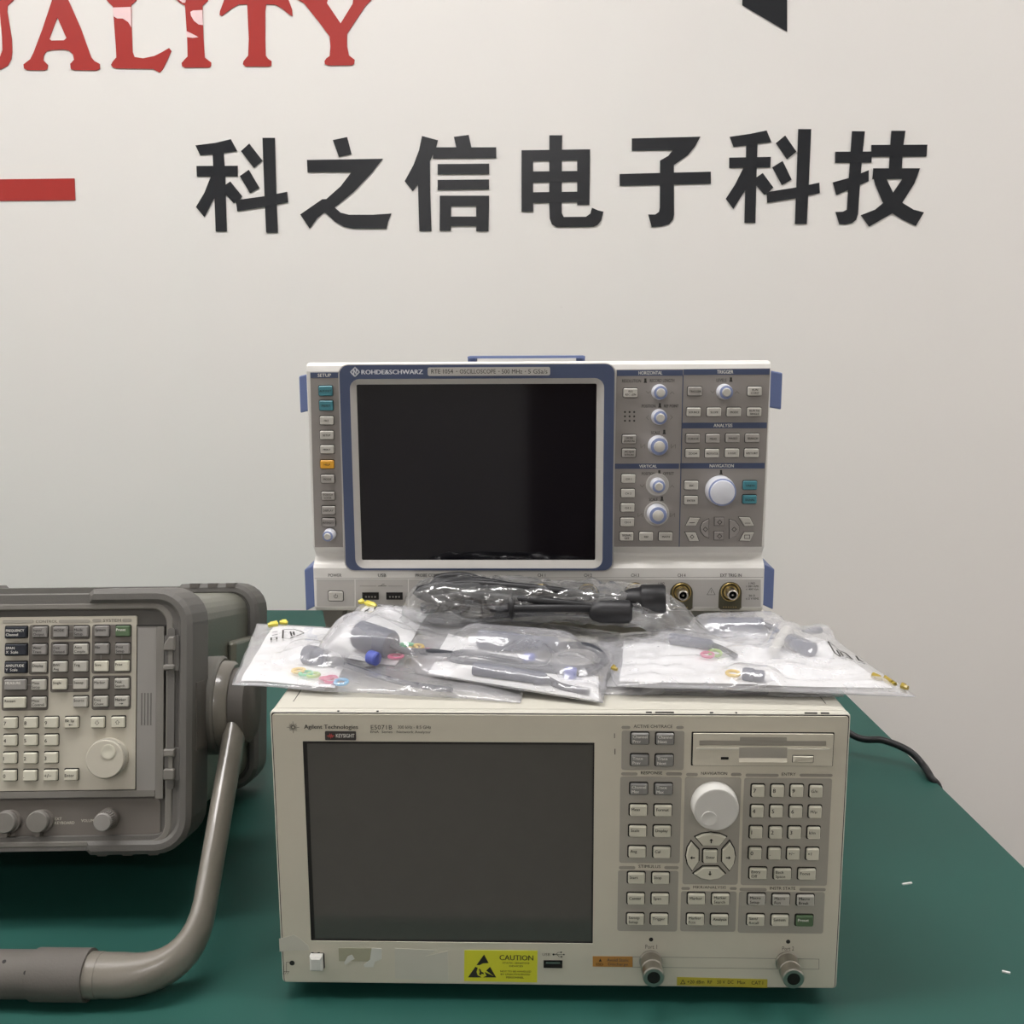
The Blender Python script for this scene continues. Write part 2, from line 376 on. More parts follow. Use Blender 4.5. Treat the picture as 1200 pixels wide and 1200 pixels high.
XIN = [[(272, 85), (445, 132), (425, 210), (365, 345), (240, 595), (172, 685), (85, 575), (180, 400), (240, 240)], [(230, 420), (358, 330), (362, 700), (375, 1115), (243, 1115), (228, 600)],
       [(617, 95), (778, 74), (808, 215), (645, 215)], [(395, 208), (1075, 208), (1075, 325), (390, 330)], [(442, 390), (998, 385), (998, 498), (442, 502)], [(442, 562), (998, 556), (998, 664), (442, 670)],
       [(465, 732), (998, 732), (998, 845), (465, 845)], [(465, 840), (588, 840), (585, 1112), (463, 1112)], [(858, 840), (998, 840), (992, 1116), (860, 1116)], [(580, 958), (865, 958), (865, 1060), (580, 1060)]]
DIAN = [[(404, 78), (545, 78), (540, 230), (538, 920), (560, 962), (575, 975), (560, 1072), (480, 1072), (430, 1040), (408, 980), (402, 820)],
        [(103, 240), (845, 230), (845, 348), (103, 360)], [(103, 350), (228, 350), (230, 905), (103, 905)], [(705, 340), (845, 340), (838, 830), (705, 832)],
        [(220, 470), (715, 464), (715, 580), (220, 590)], [(220, 695), (715, 688), (715, 800), (220, 812)],
        [(555, 962), (800, 960), (848, 925), (865, 862), (930, 890), (990, 905), (965, 1000), (925, 1050), (880, 1068), (555, 1072)]]
ZI = [[(235, 112), (978, 93), (915, 205), (690, 240), (235, 245)], [(680, 235), (925, 190), (840, 295), (690, 400), (540, 420), (540, 352), (630, 300)],
      [(540, 350), (690, 395), (692, 940), (680, 990), (640, 1040), (560, 1062), (450, 1072), (412, 935), (490, 935), (530, 905), (538, 860)],
      [(103, 497), (1090, 472), (1090, 602), (103, 625)]]
JI = [[(310, 125), (450, 128), (420, 400), (395, 720), (375, 1020), (355, 1085), (310, 1120), (240, 1135), (172, 1132), (132, 1000), (210, 998), (255, 975), (265, 800), (285, 500)],
      [(130, 348), (525, 346), (520, 466), (127, 468)], [(102, 680), (285, 630), (490, 548), (490, 668), (385, 712), (140, 818)],
      [(737, 122), (888, 122), (862, 300), (848, 540), (710, 540), (722, 300)], [(520, 275), (1125, 272), (1115, 400), (520, 402)], [(540, 528), (1045, 528), (1005, 640), (530, 645)],
      [(880, 560), (1040, 535), (985, 690), (850, 905), (745, 1015), (495, 1158), (405, 1035), (560, 975), (720, 840), (850, 650)],
      [(535, 600), (680, 640), (760, 805), (860, 905), (975, 975), (1088, 1005), (1000, 1150), (860, 1085), (740, 1010), (640, 890), (560, 700)]]
G = 'large black characters of the company name on the wall'
for pl, x0, y0, lb in ((KE, 220, 150, 'black wall character 科 at the left end of the row'), (ZHI, 345, 150, 'black wall character 之, second of the row'),
        (XIN, 465, 150, 'black wall character 信, third of the row'), (DIAN, 600, 150, 'black wall character 电 in the middle of the row'),
        (ZI, 715, 150, 'black wall character 子, fifth of the row'), (KE2, 840, 140, 'black wall character 科 between 子 and 技, the second 科 of the row'),
        (JI, 965, 140, 'black wall character 技 at the right end of the row')):
    wall_thing('wall_character', Z(x0, y0, K, pl), 'letter_black', lb, 'wall lettering', G)
wall_thing('wall_emblem', [[(870, -70), (870, 6), (922.5, 37), (922.5, -70)]], 'letter_black', 'black angular wedge of an emblem at the wall\'s upper edge, above the characters', 'wall emblem')
wall_thing('wall_stripe', [[(-150, 212), (87, 209), (88, 234.5), (-150, 237)]], 'letter_red', 'plain red horizontal stripe on the wall at left', 'wall stripe')
G = 'large red slogan letters on the wall'
def LZ(x0, pts): return [(x0 + a / K, c / K) for a, c in pts]
wall_thing('wall_letter', [LZ(0, [(-70, -190), (170, -190), (175, -40), (145, 0), (80, 60), (75, 120), (125, 420), (130, 560), (120, 640), (80, 710), (0, 752), (-130, 762), (-230, 735), (-300, 660), (-330, 560), (-345, 60), (-420, 0), (-430, -190), (-160, -190), (-160, 0), (-190, 60), (-180, 520), (-165, 600), (-120, 640), (-60, 645), (0, 610), (25, 540), (20, 400), (-10, 60), (-60, 0)])],
    'letter_red', 'red serif letter U on the wall, cut off at the left edge', 'wall lettering', G)
wall_thing('wall_letter', [LZ(0, [(618, 60), (618, 185), (545, 380), (530, 420), (560, 440), (560, 540), (500, 555), (470, 600), (465, 650), (515, 700), (510, 745), (480, 760), (290, 758), (258, 740), (252, 695), (325, 640), (360, 570), (455, 320), (565, -10), (600, -120), (560, -180), (618, -190)]),
    LZ(0, [(618, -190), (690, -150), (735, -5), (870, 300), (985, 620), (1020, 660), (1078, 690), (1078, 745), (1040, 762), (800, 758), (765, 745), (758, 690), (800, 645), (790, 590), (745, 548), (690, 535), (555, 540), (555, 438), (690, 435), (718, 410), (700, 370), (618, 185)])],
    'letter_red', 'red serif letter A on the wall, beside the letter cut by the left edge', 'wall lettering', G)
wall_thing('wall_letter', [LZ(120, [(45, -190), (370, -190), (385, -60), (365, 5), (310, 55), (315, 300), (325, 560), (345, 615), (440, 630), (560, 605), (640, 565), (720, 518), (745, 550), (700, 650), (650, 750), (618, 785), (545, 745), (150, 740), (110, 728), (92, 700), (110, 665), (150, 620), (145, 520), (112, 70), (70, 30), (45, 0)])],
    'letter_red', 'red serif letter L on the wall with a pale painted reflection high on its stem', 'wall lettering', G,
    extra=[(LZ(120, [(112, 82), (200, 80), (308, 76), (314, 298), (280, 240), (220, 200), (160, 200), (124, 178)]), 'letter_reflection')])  # pale patch is a reflection put into the letter's colour
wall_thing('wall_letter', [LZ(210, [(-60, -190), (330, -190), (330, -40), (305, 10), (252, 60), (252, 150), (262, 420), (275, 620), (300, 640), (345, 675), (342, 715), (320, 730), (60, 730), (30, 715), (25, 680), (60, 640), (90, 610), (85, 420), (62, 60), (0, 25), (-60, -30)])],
    'letter_red', 'red serif letter I on the wall with pale reflections painted on it', 'wall lettering', G,
    extra=[(LZ(210, [(122, 130), (150, 114), (251, 110), (258, 272), (210, 265), (160, 225), (128, 170)]), 'letter_reflection'), (LZ(210, [(76, 335), (130, 360), (208, 402), (150, 410), (84, 402)]), 'letter_reflection'), (LZ(210, [(0, 0), (72, 0), (65, 30), (35, 30)]), 'letter_reflection')])  # pale patches are reflections painted on the letter face
wall_thing('wall_letter', [LZ(210, [(520, -190), (1150, -190), (1175, -20), (1220, 100), (1225, 175), (1195, 160), (1110, 90), (1040, 50), (940, 46), (930, 120), (930, 420), (935, 600), (960, 635), (998, 660), (995, 710), (965, 720), (715, 718), (688, 695), (695, 660), (745, 600), (752, 420), (735, 46), (640, 48), (560, 95), (460, 172), (435, 160), (440, 120), (485, 0)])],
    'letter_red', 'red serif letter T on the wall with drooping arms', 'wall lettering', G)
wall_thing('wall_letter', [LZ(320, [(180, -190), (540, -190), (545, -60), (590, 0), (580, 30), (730, 252), (860, 40), (865, 0), (840, -60), (840, -190), (1110, -190), (1110, -60), (1060, 0), (1000, 60), (800, 365), (800, 500), (820, 600), (882, 645), (875, 690), (850, 705), (600, 708), (560, 692), (556, 660), (575, 630), (612, 605), (620, 500), (612, 395), (490, 230), (330, 30), (270, 0), (180, -60)])],
    'letter_red', 'red serif letter Y on the wall, at the right end of the slogan', 'wall lettering', G)
# ------------------------------------------------------------------ network analyzer (lower middle)
def key(fr, parent, px, py, w, h, capm, lines, inkm='ink', c=-0.003, gap=0.0008, r=0.0012, tsize=0.0023, valign=0.5, bold=0.012, name='key', halign='left', base=0.0):
    """a push key: cap, dark surround and legend; w, h in metres; lines = legend rows"""
    u, v = fr.uv(px, py, c); b = MB(capm, 'gap', inkm)
    b.prism(rrect(u - w / 2 - gap * 1.2, v - h / 2 - gap * .6, u + w / 2 + gap * .6, v + h / 2 + gap * 1.3, r * 1.2, 3), base - 0.0004, base + 0.0002, mat='gap', back=False)
    b.prism(rrect(u - w / 2, v - h / 2, u + w / 2, v + h / 2, r, 3), c, base, ch=0.0006, mat=capm, taper=0.0002, back=False)
    k = len(lines)
    for i, s in enumerate(lines):
        if not s: continue
        if s in '⇧⇩←→':
            d = 1 if s in '⇧→' else -1; q = tsize * (.5 if s in '⇧⇩' else .45); sh = [(0, q), (q * .95, 0), (q * .45, 0), (q * .45, -q * .8), (-q * .45, -q * .8), (-q * .45, 0), (-q * .95, 0)]
            if s in '⇧⇩': b.line([(u + x, v + z * d) for x, z in sh], .0003, c - .00012, inkm, closed=True)
            else:
                vv = v - h * .2; b.line([(u - q * 1.3, vv), (u + q * 1.3, vv)], .0004, c - .00012, inkm); b.prism([(u + d * q * 1.8, vv), (u + d * q * .4, vv + q * .7), (u + d * q * .4, vv - q * .7)], c - .00015, c, mat=inkm, back=False)
            continue
        vs, fs = text_geo(s, bold)
        wd = max(q[0] for q in vs) - min(q[0] for q in vs); hd = 0.75
        th = tsize; tw = min(w * 0.84, th * wd / hd)
        vc = v + h * (valign - .5) + ((k - 1) / 2 - i) * th * 1.45
        low = min(q[1] for q in vs); high = max(q[1] for q in vs); v0 = vc - th / 2 + low / hd * th; v1 = vc - th / 2 + high / hd * th
        uc = u if halign == 'center' else u - w * .42 + tw / 2
        b.text(s, uc - tw / 2, v0, uc + tw / 2, v1, c - 0.00012, inkm, bold)
    return b.build(name, parent)

AZ = TABLE_Z
NA = Frame(Matrix.Translation((-0.1993 + 0.213, 0.7119, AZ)))
na = thing('network_analyzer', 'beige network analyzer with a floppy drive, standing on the bench under the oscilloscope', 'network analyzer', NA.m)
W2, Z0, Z1 = 0.213, 0.0123, 0.2334
b = MB('cream_case'); b.prism(rrect(-W2, Z0, W2, Z1, 0.004, 4), 0.006, 0.43, ch=0.0, taper=0)
b.prism(rrect(-W2, Z0, W2, Z1, 0.003, 4), 0.0, 0.0055, ch=0.001)
for x in (-0.2, 0.2): b.prism(rrect(x - .0004, Z1 - .001, x + .0004, Z1 + .0002), 0.02, 0.42, mat='gap')
b.build('case', na, bevel=0.0015)
for x0, x1, y in ((395, 397.5, 831.2), (441, 443.5, 831.2), (757, 764, 834.6), (768, 790, 835), (832, 836, 835.2), (862, 864, 835.6), (943, 958, 836.4), (962, 972, 836.6)):
    b = MB('gap'); u0, u1 = NA.uv(x0, y)[0], NA.uv(x1, y)[0]; b.box(u0, u1, .0003, .0013, Z1 - .0014, Z1 + .00012); b.build('paint_chip', na)
b = MB('rubber_grey')
for x in (-0.17, 0.17):
    for y in (0.05, 0.38):
        f = MB('rubber_grey'); f.lathe((x, y, 0), [(0.014, 0), (0.015, 0.003), (0.013, Z0)], axis=(0, 0, 1)); f.build('foot', na)
sx0, sz0, sx1, sz1 = NA.rect(360, 868.5, 695.6, 1103)
sq = [NA.uv(357, 867.5), NA.uv(697.9, 869.7), NA.uv(693.3, 1104.5), NA.uv(363, 1101.8)]
b = MB('beige_panel', 'gap')
b.prism(rrect(-W2 + .0013, Z0 + .0013, W2 - .0013, Z1 - .0013, .002), -0.0004, 0.0008, mat='gap')
b.ring(rrect(-W2 + .0022, Z0 + .0022, W2 - .0022, Z1 - .0020, .0015, 2), rrect(sx0, sz0, sx1, sz1, .0005, 2), -0.0016, 0.0)
b.build('front_panel', na)
b = MB('gap'); b.ring(rrect(sx0 - .002, sz0 - .002, sx1 + .002, sz1 + .002), rrect(sx0 + .003, sz0 + .0015, sx1 - .0012, sz1 - .002), -0.0008, -0.0002)
b.build('screen_surround', na)
b = MB('analyzer_glass'); b.prism(rrect(sx0, sz0, sx1, sz1), -0.0006, 0.0); tag(b.build('screen', na), 'dark switched-off screen')
P0 = -0.0016     # panel front
# pads and headings
b = MB('grey_pad', 'pad_bar', 'ink', 'soft_ink')
PADS = [(728.1, 855, 801.2, 901.2), (726, 909, 797.3, 1010), (800.8, 909.7, 866, 1035), (869.4, 910.6, 971.2, 1036.2), (723.6, 1018.7, 793.9, 1089.7), (797.2, 1043, 862, 1090), (864.8, 1043.5, 964.8, 1092)]
for q in PADS:
    r = NA.rect(*q); b.prism(rrect(*r, .0018, 3), P0 - .00025, P0 + .0001, mat='grey_pad', back=False)
HEADS = [('ACTIVE CH/TRACE', 742.5, 788, 728, 801, 849.3, 853.2), ('RESPONSE', 751, 776, 727.5, 799, 903.8, 907.6), ('NAVIGATION', 821.5, 852, 803.5, 868.5, 904.5, 908.2), ('ENTRY', 916, 932.3, 873, 975, 905.4, 909.1),
         ('STIMULUS', 748.3, 774, 725, 795, 1013.4, 1017.2), ('MKR/ANALYSIS', 812.3, 850.6, 798, 863, 1038, 1041.4), ('INSTR STATE', 902, 932, 866, 967, 1039, 1042.8)]
for s, t0, t1, x0, x1, y0, y1 in HEADS:
    for a, c in ((x0, t0 - 4), (t1 + 4, x1)): b.prism(rrect(*NA.rect(a, y0 + .2, c, y1), .0012, 2), P0 - .0002, P0 + .0001, mat='pad_bar', back=False)
    b.text(s, *NA.rect(t0, y0, t1, y1 - .3, P0), P0 - .0003, 'ink', 0.004)
b.build('keypad_print', na)
WK, HK = .0128, .0088
KEYS = [('grey_key', 'white_ink', [(750.4, 866.6, 'Channel|Prev'), (779.7, 867, 'Channel|Next'), (750, 891.9, 'Trace|Prev'), (779, 892.3, 'Trace|Next'), (749, 925.6, 'Channel|Max'), (778, 926, 'Trace|Max')]),
        ('ivory_key', 'ink', [(748.5, 950.6, 'Meas'), (777.5, 951, 'Format'), (747.7, 975.2, 'Scale'), (776.5, 975.4, 'Display'), (747, 999.6, 'Avg'), (775.9, 1000, 'Cal'), (746.2, 1030.2, 'Start'), (774.7, 1030.4, 'Stop'),
          (745.6, 1054.6, 'Center'), (774, 1054.8, 'Span'), (745, 1078.4, 'Sweep|Setup'), (773, 1078.6, 'Trigger'), (816.5, 1054.6, 'Marker'), (845, 1055, 'Marker|Search'), (815.4, 1078.8, 'Marker|Fctn'), (843.7, 1079.2, 'Analysis'),
          (886.2, 1079.4, 'Save/|Recall'), (914.7, 1079.8, 'System'), (889, 1024.7, 'Entry|Off'), (917.5, 1025.2, 'Back|Space'), (946.2, 1025.6, 'Focus')]),
        ('pale_grey_key', 'ink', [(887.2, 1055.2, 'Macro|Setup'), (915.9, 1055.8, 'Macro|Run'), (944.6, 1056.3, 'Macro|Break')]),
        ('green_key', 'white_ink', [(943.4, 1080.3, 'Preset')])]
for cm, im, ks in KEYS:
    for x, y, s in ks:
        l = s.split('|'); o = key(NA, na, x, y, WK, HK, cm, l, im, c=-.0042, valign=0.55 if len(l) > 1 else 0.66, tsize=.0024, base=P0)
        if cm == 'green_key': o['label'] = 'green preset key'
for x, y, s in [(889, 927.9, '7'), (911.9, 928, '8'), (934.6, 928, '9'), (957, 928.5, 'G/n'), (888, 951.9, '4'), (910.6, 952, '5'), (933.4, 952.3, '6'), (955.9, 952.6, 'M/µ'), (886.6, 976.6, '1'), (909.6, 976.8, '2'), (931.9, 977, '3'), (954.4, 977.2, 'k/m'),
                (885.6, 1001.2, '0'), (908.1, 1001.5, '.'), (930.4, 1001.7, '+/−'), (952.9, 1002, '×1')]:
    key(NA, na, x, y, .0093, .0094, 'ivory_key', [s], c=-.0042, tsize=.0033 if len(s) == 1 else .0024, valign=.6, name='number_key', base=P0)
# rotary knob
u, v = NA.uv(836.5, 941, P0); uf, vf = NA.uv(839.7, 946.2, -.013)
b = MB('white_knob'); n = 44
prof = [(.0172, P0), (.0172, -.003), (.0166, -.0115), (.0160, -.0128), (.0152, -.0130)]
b.lathe((u, 0, v), [(r, -y) for r, y in prof], n=44)
k = b.build('rotary_knob', na)
b = MB('white_knob', 'grey_pad'); b.lathe((u - .0052, -.0130, v - .0068), [(.0058, .0), (.0056, .0005), (.0048, .0005), (.0036, .0002), (0.0, .0001)], n=24); b.build('finger_dimple', k)
# arrow keys round Enter
def arrowkey(pxs, gx, gy, ang):
    pl = NA.pts(pxs, -.0035); b = MB('ivory_key', 'gap', 'ink')
    b.prism(inset(pl, -.0009), -.0004 + P0, 0, mat='gap', back=False); b.prism(pl, -.0042, 0, ch=.0006, mat='ivory_key', back=False)
    u, v = NA.uv(gx, gy, -.0042); c, s = math.cos(ang), math.sin(ang)
    sh = [(.0018, 0), (.0002, .0014), (.0002, .0004), (-.0018, .0004), (-.0018, -.0004), (.0002, -.0004), (.0002, -.0014)]
    b.prism([(u + a * c - d * s, v + a * s + d * c) for a, d in sh], -.00435, -.0042, mat='ink', back=False)
    b.build('arrow_key', na)
def q5(l): return [(720 + a / 8, 930 + c / 8) for a, c in l]
arrowkey(q5([(765, 412), (825, 385), (905, 374), (990, 385), (1048, 412), (985, 488), (830, 488)]), 833.5, 985.5, math.pi / 2)
arrowkey(q5([(722, 458), (790, 530), (790, 635), (730, 722), (690, 665), (674, 590), (690, 510)]), 811.5, 1005.2, math.pi)
arrowkey(q5([(1082, 455), (1120, 520), (1132, 590), (1118, 660), (1080, 722), (1012, 640), (1015, 530)]), 853.5, 1005.2, 0)
arrowkey(q5([(830, 692), (975, 692), (1036, 755), (980, 795), (895, 810), (810, 795), (748, 755)]), 832, 1023.5, -math.pi / 2)
key(NA, na, 832.7, 1004.6, .0104, .0104, 'ivory_key', ['Enter'], c=-.0042, tsize=.0022, halign='center', name='enter_key', base=P0)
# floppy drive
r = NA.rect(809.6, 856.8, 976, 896.4); b = MB('beige_panel', 'gap', 'grey_pad')
b.prism(rrect(*r, .0006, 2), P0 - .0003, 0, mat='gap', back=False)
fr_ = (r[0] + .0012, r[1] + .0008, r[2] - .0008, r[3] - .0009)
s_ = NA.rect(818.7, 866, 966.9, 872.4); rc = NA.rect(865, 873.8, 921, 890.6)
hole = rrect(*s_, .0004, 2)
b.ring(rrect(*fr_, .0006, 2), hole, -.0034, P0, mat='beige_panel'); b.prism(inset(hole, -.0002), -.0022, P0, mat='grey_pad', back=False)
b.prism(rrect(*NA.rect(866, 861.5, 920.5, 866.4), .0004, 2), -.0036, -.003, mat='pad_bar', back=False)
b.prism(rrect(*rc), -.00345, -.0034, mat='grey_pad', back=False)
b.add([(rc[0], -.0035, rc[1] + .003), (rc[2], -.0035, rc[1] + .003), (rc[2], -.0044, rc[1]), (rc[0], -.0044, rc[1])], [(0, 1, 2, 3)], 'beige_panel')
b.prism(rrect(*NA.rect(815.5, 874.3, 864.5, 876.2)), -.0040, -.0034, mat='cream_case', back=False); b.prism(rrect(*NA.rect(921.5, 874.8, 970, 876.6)), -.0040, -.0034, mat='cream_case', back=False)
b.prism(rrect(*NA.rect(843.8, 884.9, 852.8, 887.9), .0002, 1), -.0036, -.0034, mat='gap', back=False)
fd = b.build('floppy_drive', na)
b = MB('beige_panel', 'gap'); e_ = NA.rect(926.9, 882.6, 951.9, 891.4); b.prism(rrect(*e_, .0006, 2), -.0037, -.0034, mat='gap', back=False)
b.prism(inset(rrect(*e_, .0006, 2), .0005), -.0052, -.0034, ch=.0006, mat='beige_panel', back=False); b.build('eject_button', fd)
# brand and model lettering
b = MB('ink', 'soft_ink'); Y = P0 - .0002
b.text('Agilent Technologies', *NA.rect(356.9, 848.2, 419.8, 854.6), Y, 'ink', .016)
b.text('E5071B', *NA.rect(435, 848.6, 460, 853.8), Y, 'ink', 0.0); b.text('300 kHz - 8.5 GHz', *NA.rect(466.5, 849.2, 505.3, 853), Y, 'soft_ink', .01)
b.text('ENA  Series   Network Analyzer', *NA.rect(434.5, 855.2, 505.3, 859), Y, 'soft_ink', .008)
u, v = NA.uv(344.1, 851.2); px = .00063
for k in range(16):
    a = R(22.5 * k); ra, rb_ = (1.9, 7.0 if k % 4 == 0 else (5.6 if k % 2 == 0 else 4.6))
    b.line([(u + ra * px * math.cos(a), v + ra * px * math.sin(a)), (u + rb_ * px * math.cos(a), v + rb_ * px * math.sin(a))], .00032, Y)
b.line([(u + 1.7 * px * math.cos(R(t)), v + 1.7 * px * math.sin(R(t))) for t in range(0, 360, 30)], .0003, Y, closed=True)
b.build('brand_lettering', na)
b = MB('badge_dark', 'white_ink', 'badge_red'); b.prism(rrect(*NA.rect(381.6, 855.8, 417.8, 866), .0006, 2), P0 - .0008, P0, mat='badge_dark', back=False)
b.text('KEYSIGHT', *NA.rect(394.5, 858.4, 416, 862.8), P0 - .001, 'white_ink', .014)
w = [NA.uv(x, y) for x, y in ((384.3, 861), (385.6, 860.4), (386.4, 862.4), (387.4, 858.2), (388.4, 864), (389.3, 858.6), (390.2, 862.6), (391, 860.4), (392.2, 861))]
b.line(w, .0005, P0 - .001, 'badge_red'); tag(b.build('sticker', na), 'small dark KEYSIGHT badge')
# bottom row
b = MB('gap', 'ink'); u, v = NA.uv(342.9, 1127); b.prism(circ(u, v, .002), P0 - .0002, P0, mat='gap', back=False)
g = [NA.uv(x, y) for x, y in ((340.5, 1126), (336.3, 1126), (336.3, 1137))]; b.line(g, .0003, Y)
l0, l1 = NA.uv(333, 1137), NA.uv(339.5, 1137); b.line([l0, l1], .0003, Y)
for x in (334, 336.5, 339): b.line([NA.uv(x, 1137), NA.uv(x - 1.6, 1139.6)], .0003, Y)
for x in (366.8, 374): b.prism(rrect(*NA.rect(x - 1.3, 1114.3, x + 1.3, 1116.7)), P0 - .0002, P0, mat='gap', back=False)
for x, y in ((762.7, 1099.5), (923, 1102)): u, v = NA.uv(x, y); b.prism(circ(u, v, .0016), P0 - .0002, P0, mat='gap', back=False)
b.text('Port 1', *NA.rect(756, 1105.5, 769.7, 1110.2), Y, 'soft_ink'); b.text('Port 2', *NA.rect(916, 1107.6, 929.8, 1112.4), Y, 'soft_ink')
fq = [NA.uv(x, y) for x, y in ((741, 1119.6), (959, 1122.3), (959, 1134.2), (741, 1131.6))]; b.line(fq, .00028, Y, 'soft_ink', closed=True)
b.text('USB', *NA.rect(635.7, 1115.5, 644.6, 1118.5), Y, 'soft_ink')
b.line([NA.uv(648.5, 1117), NA.uv(660.5, 1117)], .0003, Y); b.line([NA.uv(651, 1117), NA.uv(654, 1114.4), NA.uv(657.5, 1114.4)], .0003, Y); b.line([NA.uv(652.5, 1117), NA.uv(655, 1119.6), NA.uv(658, 1119.6)], .0003, Y)
for x, y, q in ((648.6, 1117, .0008), (657.6, 1114.4, .0006), (658, 1119.6, .0006), (660.8, 1117, .0006)): u, v = NA.uv(x, y); b.prism(circ(u, v, q, 10), Y, P0, mat='ink', back=False)
for k in range(4):
    b.prism(rrect(*NA.rect(719.5 + .2 * k, 858.5 + 9 * k, 720.4 + .3 * k, 864 + 9.5 * k)), P0 - .0001, P0, mat='soft_ink', back=False) if k in (0, 2) else None
b.build('panel_marking', na)
b = MB('white_knob', 'gap'); q = NA.rect(363, 1121, 377.6, 1138, -.006)
b.prism(rrect(q[0] - .0006, q[1] - .0006, q[2] + .001, q[3] + .0004, .001, 2), P0 - .0002, P0, mat='gap', back=False); b.prism(rrect(*q), -.0075, 0, ch=.0016, mat='white_knob', back=False); b.build('power_button', na)
b = MB('nickel_dark', 'steel', 'gap'); q = NA.rect(637, 1123.8, 659, 1132.4); b.ring(rrect(*q), inset(rrect(*q), .0008), P0 - .0006, P0, mat='nickel_dark'); b.prism(inset(rrect(*q), .0006), P0 - .0001, 0, mat='gap', back=False)
b.prism(rrect(q[0] + .0018, (q[1] + q[3]) / 2 + .0006, q[2] - .0018, q[3] - .0013), P0 - .0006, 0, mat='steel', back=False); b.build('usb_port', na)
# test ports
for x, y, nm in ((762.5, 1125.5, ''), (922, 1127, '')):
    u, v = NA.uv(x, y, P0); b = MB('steel', 'nickel_dark')
    b.lathe((u, 0, v), [(.0086, -P0), (.0088, .003), (.0082, .0036), (.0082, .0125), (.0075, .0132), (.0075, .0146), (.0080, .0152), (.0080, .0222), (.0072, .0230), (.0048, .0230)], 'steel', n=36, cap=False)
    b.lathe((u, 0, v), [(.0048, .0230), (.0046, .0165), (.0018, .0165), (.0015, .0215), (0, .0217)], 'nickel_dark', n=30)
    b.lathe((u, -.0165, v), [(.0009, 0), (.0009, .0045), (0, .0047)], 'steel', n=10); b.build('port_connector', na)
# stickers
def sticker(q, m, lb, fill=None):
    b = MB(m); b.prism(q if isinstance(q, list) else rrect(*q), P0 - (.0004 if m == 'torn_paper' else .00022), P0, mat=m, back=False)
    if fill: fill(b)
    return tag(b.build('sticker', na), lb)
YS = P0 - .00034
def caution(b):
    C = lambda x, y: NA.uv(520 + x / 5, 1090 + y / 5)
    def T(s, x0, y0, x1, y1, bo=.01): b.text(s, *NA.rect(520 + x0 / 5, 1090 + y0 / 5, 520 + x1 / 5, 1090 + y1 / 5), YS, 'ink', bo)
    T('CAUTION', 327, 138, 524, 168, .012); T('STATIC SENSITIVE', 345, 179, 502, 189); T('DEVICES', 385, 197, 464, 207); T('NOT TO BE HANDLED', 332, 228, 512, 238); T('BY UNAUTHORIZED', 334, 245, 506, 255); T('PERSONNEL', 366, 263, 470, 274)
    for p in ([(237, 134), (264, 184), (230, 186), (212, 196), (193, 196)], [(186, 206), (200, 212), (193, 235), (200, 256), (214, 262), (222, 268), (143, 268)], [(272, 206), (308, 268), (232, 268), (252, 258), (240, 236), (296, 262), (250, 228)],
              [(206, 216), (212, 236), (208, 250), (218, 256), (222, 246), (236, 250), (234, 240), (222, 236), (216, 222)]):
        b.prism([C(x, y) for x, y in p], YS, P0, mat='ink', back=False)
sticker([NA.uv(544.4, 1112), NA.uv(630, 1112.4), NA.uv(629.4, 1149.6), NA.uv(544, 1148)], 'caution_yellow', 'bright yellow caution sticker', caution)
def orange(b):
    b.text('Avoid Static', *NA.rect(711, 1121.4, 736.5, 1125), YS, 'soft_ink', .01); b.text('Discharge', *NA.rect(712.5, 1126.6, 735.5, 1130.6), YS, 'soft_ink', .01)
    b.prism([NA.uv(703.3, 1121.5), NA.uv(705, 1125), NA.uv(701.6, 1125)], YS, P0, mat='ink', back=False); b.text('ESD', *NA.rect(698.5, 1126.8, 706.5, 1129.6), YS, 'ink', .01)
sticker([NA.uv(694.4, 1119), NA.uv(741, 1119.4), NA.uv(741, 1131.8), NA.uv(694.4, 1131)], 'label_orange', 'orange static discharge label', orange)
def yel(b):
    b.text('+20 dBm  RF', *NA.rect(805, 1146.8, 834, 1150.8), YS, 'ink', .005); b.text('50 V  DC', *NA.rect(840, 1147, 859, 1151), YS, 'ink', .005); b.text('Max', *NA.rect(863.5, 1147.5, 873, 1151.3), YS, 'ink', .005); b.text('CAT I', *NA.rect(880, 1148, 893.5, 1152), YS, 'ink', .005)
    b.line([NA.uv(797.3, 1151), NA.uv(799.8, 1146.6), NA.uv(802.4, 1151)], .0005, YS, 'ink', closed=True)
sticker([NA.uv(793, 1143.3), NA.uv(898.8, 1146), NA.uv(898.6, 1155.8), NA.uv(792.8, 1153)], 'label_yellow', 'mustard yellow rating label', yel)
sticker(NA.rect(397.5, 1109.5, 436, 1125), 'adhesive', 'brownish glue residue')
sticker(NA.pts([(404, 1126), (408, 1119), (413, 1117), (416, 1122), (409, 1126), (405, 1129)]), 'torn_paper', 'torn scrap of white sticker')
sticker(NA.pts([(436, 1109.5), (447.5, 1110), (447.5, 1122), (444, 1124), (440, 1125), (438, 1131.5), (428, 1131.5), (427, 1129), (434, 1123)]), 'torn_paper', 'torn scrap of white sticker')
sticker(NA.pts([(463, 1109.5), (512, 1112), (499, 1119), (525, 1113), (525.5, 1147.5), (463.5, 1145)]), 'tape_pale', 'pale rectangular tape strip')
sticker(NA.pts([(327.6, 1098.5), (345, 1094), (352, 1098), (362, 1107), (363, 1111.5), (328.4, 1113.5)]), 'tape_pale', 'pale rectangular tape strip')
# cord behind it
p = [(.15, 1.17, .10), (.24, 1.172, .098), (.32, 1.175, .085)]
